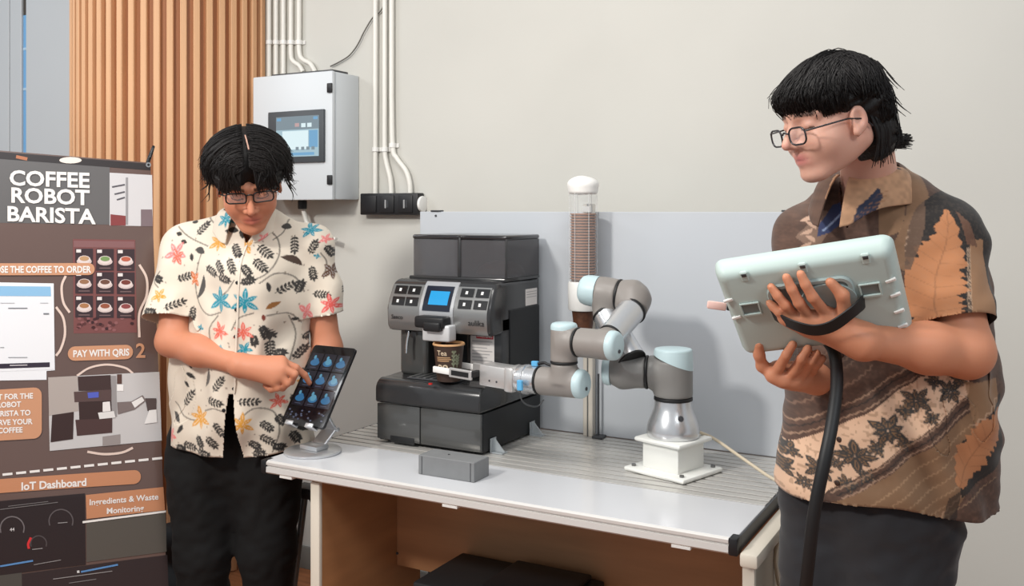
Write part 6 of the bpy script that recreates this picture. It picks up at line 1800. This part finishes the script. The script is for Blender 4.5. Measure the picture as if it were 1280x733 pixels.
def paintR(V, collar_=False):
    X, Y = planar(V, 1.84)
    if collar_: X, Y = planar(V, 1.90)
    sl = (dist_seg(V, s2L, end2) < .088) & (((V - A(che2)) @ A(rl)) > .12)
    xs, ys = planar(V, 1.75); X = np.where(sl, xs, X); Y = np.where(sl, ys, Y)
    base = np.array(srgb(86, 62, 50)); p = Print(X, Y, base)
    n1 = vnoise(X, Y, 4.5, 21); n2 = vnoise(X, Y, 26, 22); n3 = vnoise(X, Y, 2.2, 23)
    p.C[:, :3] *= (.58 + .85 * n1 * n3 + .34 * n2)[:, None]
    OG = np.array(srgb(186, 124, 82)); BK = np.array(srgb(30, 27, 25)); CRM = np.array(srgb(222, 184, 154)); TN = np.array(srgb(160, 122, 88)); GR = np.array(srgb(58, 56, 54))
    def wav(pts, amp, per, w, c, a=1.):
        out = []
        for (x0, y0), (x1, y1) in zip(pts, pts[1:]):
            L_ = math.hypot(x1 - x0, y1 - y0); k = max(2, int(L_ / (per / 4)))
            for i in range(k):
                t = i / k; nx, ny = -(y1 - y0) / L_, (x1 - x0) / L_; s_ = amp * math.sin(2 * math.pi * t * L_ / per); out.append((x0 + (x1 - x0) * t + nx * s_, y0 + (y1 - y0) * t + ny * s_))
        p.stroke(out, w, c, a)
    def fern(pts, w, c, edge=BK, teeth=14):
        """broad toothed leaf along a path"""
        P2 = spline([Vector((a, b, 0)) for a, b in pts], 8); n = len(P2); Lf, Rt = [], []
        for i, q in enumerate(P2):
            d = (P2[min(i + 1, n - 1)] - P2[max(i - 1, 0)]).normalized(); nn = Vector((-d.y, d.x, 0)); t = i / (n - 1)
            ww = w * math.sin(math.pi * min(.97, t * .88 + .10)) * (1 + .36 * ((i * teeth / n * 2) % 2 - .5)); Lf.append(q + nn * ww); Rt.append(q - nn * ww)
        p.poly([(v.x, v.y) for v in Lf + Rt[::-1]], c)
        p.stroke([(v.x, v.y) for v in P2], 1.2, c * .6, .7)
        for i in range(3, n - 2, 3):
            for e in (Lf, Rt): p.stroke([(P2[i - 2].x, P2[i - 2].y), (e[i].x, e[i].y)], .9, c * .68, .55)
    # tan field between the diagonal bands, tan stripes on the shoulder
    p.poly([(1040, 640), (1200, 500), (1215, 560), (1165, 640)], TN * .72, a=.75)
    p.poly([(1105, 330), (1150, 205), (1165, 215), (1130, 340)], TN, a=.5)
    p.poly([(1100, 225), (1122, 208), (1140, 222), (1120, 290), (1100, 300)], TN * 1.05, a=.55)
    # diagonal cream band with dark leaf clusters
    for off in (0,):
        p.poly([(968, 614), (1010, 578), (1132, 466), (1190, 455), (1190, 484), (1044, 620), (1030, 640), (968, 640)], CRM, a=.92)
    nz_ = vnoise(X, Y, 3.2, 31); I = np.where((np.abs(p.C[:, 0] - CRM[0]) < .12) & (nz_ > .72))[0]; p.mixi(I, np.full(len(I), .45), TN * .6)
    for (cx, cy, R) in ((1068, 570, 27), (1100, 533, 29), (1130, 494, 24), (1168, 482, 22), (1003, 606, 20), (1036, 596, 22), (1120, 508, 16), (1060, 606, 15), (1088, 556, 16), (1150, 470, 15), (1012, 584, 15), (1022, 618, 14), (1078, 592, 14), (1118, 548, 14), (1146, 514, 14), (1180, 468, 14), (1052, 584, 13)):
        for k in range(8):
            a = k * math.pi / 4 + cx; L_ = R * (.62 if k % 2 else .8); x, y = cx + math.cos(a) * L_ * .52, cy + math.sin(a) * L_ * .52
            p.leaf(x, y, L_, L_ * .46, a, GR); p.leaf(x, y, L_ * .72, L_ * .22, a, TN * .62); p.leaf(x, y, L_ * .55, L_ * .12, a, GR)
    for dl in (0, 5, 9):
        wav([(980 - dl, 597 - dl), (1132 - dl, 462 - dl)], 0.6, 9, 1.4, np.array(srgb(168, 136, 112)) if dl != 5 else BK, .8); wav([(1046 + dl, 622 + dl * .4), (1190 + dl, 486 + dl)], 0.6, 9, 1.4, np.array(srgb(168, 136, 112)) if dl != 5 else BK, .8)
    wav([(1000, 545), (1090, 455)], 1.2, 9, 1.6, np.array(srgb(150, 118, 98)), .5); wav([(1150, 640), (1235, 545)], 1.2, 9, 1.6, np.array(srgb(176, 140, 112)), .8)
    for k in range(9):                                       # fine dotted lines in the brown fields
        wav([(1000 + k * 13, 520 - k * 22), (1070 + k * 15, 452 - k * 22)], .8, 6, 1.1, np.array(srgb(150, 120, 98)), .35)
    for k in range(6): wav([(1070 + k * 17, 636), (1195 + k * 8, 520 + k * 14)], .8, 6, 1.1, np.array(srgb(196, 160, 124)), .35)
    # dark corner with orange leaf at the back
    p.poly([(1178, 548), (1246, 488), (1250, 570), (1180, 610)], BK, a=.95); fern([(1178, 596), (1200, 556), (1222, 530), (1246, 508)], 19, OG * .9)
    p.poly([(1185, 470), (1240, 470), (1240, 500), (1196, 520)], TN * .85, a=.8); wav([(1196, 522), (1240, 492)], 2, 12, 2, np.array(srgb(186, 150, 122)), .8)
    p.poly([(1165, 610), (1180, 600), (1176, 640), (1160, 640)], BK, a=.7)
    # chest: dark diagonal leaves and light squiggle near the placket
    p.poly([(1028, 300), (1046, 262), (1060, 268), (1044, 320)], np.array(srgb(150, 122, 104)), a=.6)
    for k in range(7): p.leaf(1036 + 3 * (k % 2), 274 + k * 9, 13, 5, .9 if k % 2 else 2.3, np.array(srgb(196, 162, 140)), .2)
    fern([(1020, 470), (1008, 500), (1000, 530)], 9, BK); p.poly([(1006, 440), (1030, 430), (1034, 470), (1012, 500)], BK, a=.5)
    # shoulder seam and sleeve
    p.poly([(1140, 300), (1160, 268), (1172, 284), (1160, 330), (1150, 360), (1140, 350)], BK, a=.8)
    p.C[sl, :3] = np.array(srgb(34, 29, 27)) * (.85 + .3 * n1[sl])[:, None]
    if sl.any():
        m0 = ~sl; keep = p.C.copy()
        fern([(1176, 420), (1170, 385), (1176, 345), (1190, 305), (1196, 262)], 25, OG); p.poly([(1152, 250), (1178, 236), (1168, 290), (1154, 340), (1146, 340)], np.array(srgb(104, 80, 64)), a=.9)
        p.poly([(1204, 405), (1212, 350), (1222, 300), (1240, 300), (1246, 400)], np.array(srgb(164, 122, 88)), a=.9)
        for k in range(3): p.stroke([(1200 + k * 2, 408), (1206 + k * 2, 365), (1216 + k * 2, 310)], 1.0, np.array(srgb(206, 172, 142)), .7)
        wav([(1158, 246), (1150, 300), (1143, 350)], 1.5, 9, 1.6, np.array(srgb(176, 146, 122)), .8)
        p.poly([(1206, 262), (1222, 280), (1232, 310), (1216, 306)], np.array(srgb(108, 74, 56)), a=.9)
        I = np.where(sl & (n3 > .62))[0]; p.mixi(I, np.full(len(I), .05), (.35, .25, .18))
        p.C[m0] = keep[m0]
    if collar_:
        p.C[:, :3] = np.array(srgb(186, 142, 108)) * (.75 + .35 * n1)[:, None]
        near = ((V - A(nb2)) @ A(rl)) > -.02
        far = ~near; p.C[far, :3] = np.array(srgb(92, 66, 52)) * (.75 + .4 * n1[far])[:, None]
        keep = p.C.copy()
        p.poly([(1100, 190), (1116, 196), (1118, 214), (1104, 212)], BK); p.poly([(1052, 262), (1080, 236), (1084, 246), (1060, 288), (1044, 300)], np.array(srgb(34, 40, 62)))
        for k in range(7): p.stroke([(1076 - k * 5, 246 + k * 5), (1090 - k * 3, 240 + k * 6)], 1, OG * .6, .6)
        p.C[far] = keep[far]
    else:
        p.poly([(1044, 282), (1056, 256), (1076, 246), (1070, 270), (1054, 292), (1044, 298)], np.array(srgb(46, 62, 104)), a=.95)
        for k in range(5): p.stroke([(1048 + k * 5, 290 - k * 8), (1056 + k * 4, 278 - k * 6)], 1.6, np.array(srgb(168, 188, 222)), .8)
    return p.C
m_shirtR = mat('brown_batik', (1, 1, 1), .75, attr='print', sheen=.15)
shirt2 = quad_obj('shirt', V, Fc, m_shirtR, pr_, attrs={'print': paintR(V)})
md = shirt2.modifiers.new('cloth', 'SOLIDIFY'); md.thickness = .0016; md.offset = -1
collar('collar', shirt2, m_shirtR, nb2 + Z * .030 + rf * .022, rf, Z + rf * .60, .064, .104, .066, .036, .20, lambda V: paintR(V, True), lift=.034)
# undershirt-coloured inner placket strip and buttons
dd = (V - A(nb2)); fx = dd @ A(rf); lx = dd @ A(rl)
def front2(z):
    w = np.abs(V[:, 2] - z) * 3 + np.abs(lx) - fx * .5; return Vector(V[int(np.argmin(np.where(fx > 0, w, 1e9)))])
for z in np.linspace(nb2.z - .14, hz.mean() + .04, 6): button(shirt2, front2(z) + rf * .001, rf, mat('brown_button', srgb(60, 42, 34), .4))
# ---- trousers and shoes
FT = Field(); hip = P(1082, 605, 1.97)
FT.cone(hip + rl * -.06, hip + rl * .06, .125, .125, .05, flat=(rf, .9)); FT.cone(hip + Z * .12 - rl * .05, hip + Z * .12 + rl * .05, .115, .115, .05, flat=(rf, .9))
for sg in (-1, 1):
    h0 = hip + rl * sg * .075 - Z * .06; k0 = Vector((h0.x, h0.y, .48)) + rf * (.02 if sg > 0 else .05); a0 = Vector((h0.x, h0.y, .08)) - rf * .02 + rf * (.05 if sg < 0 else 0)
    FT.cone(h0, k0, .110, .082, .05); FT.cone(k0, a0, .081, .064, .03)
    FB = Field(); FB.cone(a0 - rf * .05 - Z * .035, a0 + rf * .15 - Z * .045, .044, .034, .03); FB.cone(a0 - Z * .04, a0 + Z * .01, .044, .044, .02); FB.plane((0, 0, .001), (0, 0, -1), .003)
    field_obj('shoe', FB, .008, MATS['shoe_black'], pr_, 1)
FT.plane((0, 0, .045), (0, 0, -1))
V, Fc = FT.mesh(.008); V = relax(V, Fc, 2); n_ = vnormals(V, Fc); X, Y = planar(V, 1.9)
V = V + n_ * (.012 * (vnoise(X, Y * .5, 26, 8) - .5) + .008 * (vnoise(X + Y * .3, Y, 14, 18) - .5))[:, None]
quad_obj('trousers', V, Fc, mat('charcoal_twill', srgb(33, 33, 37), .85, sheen=.15), pr_)
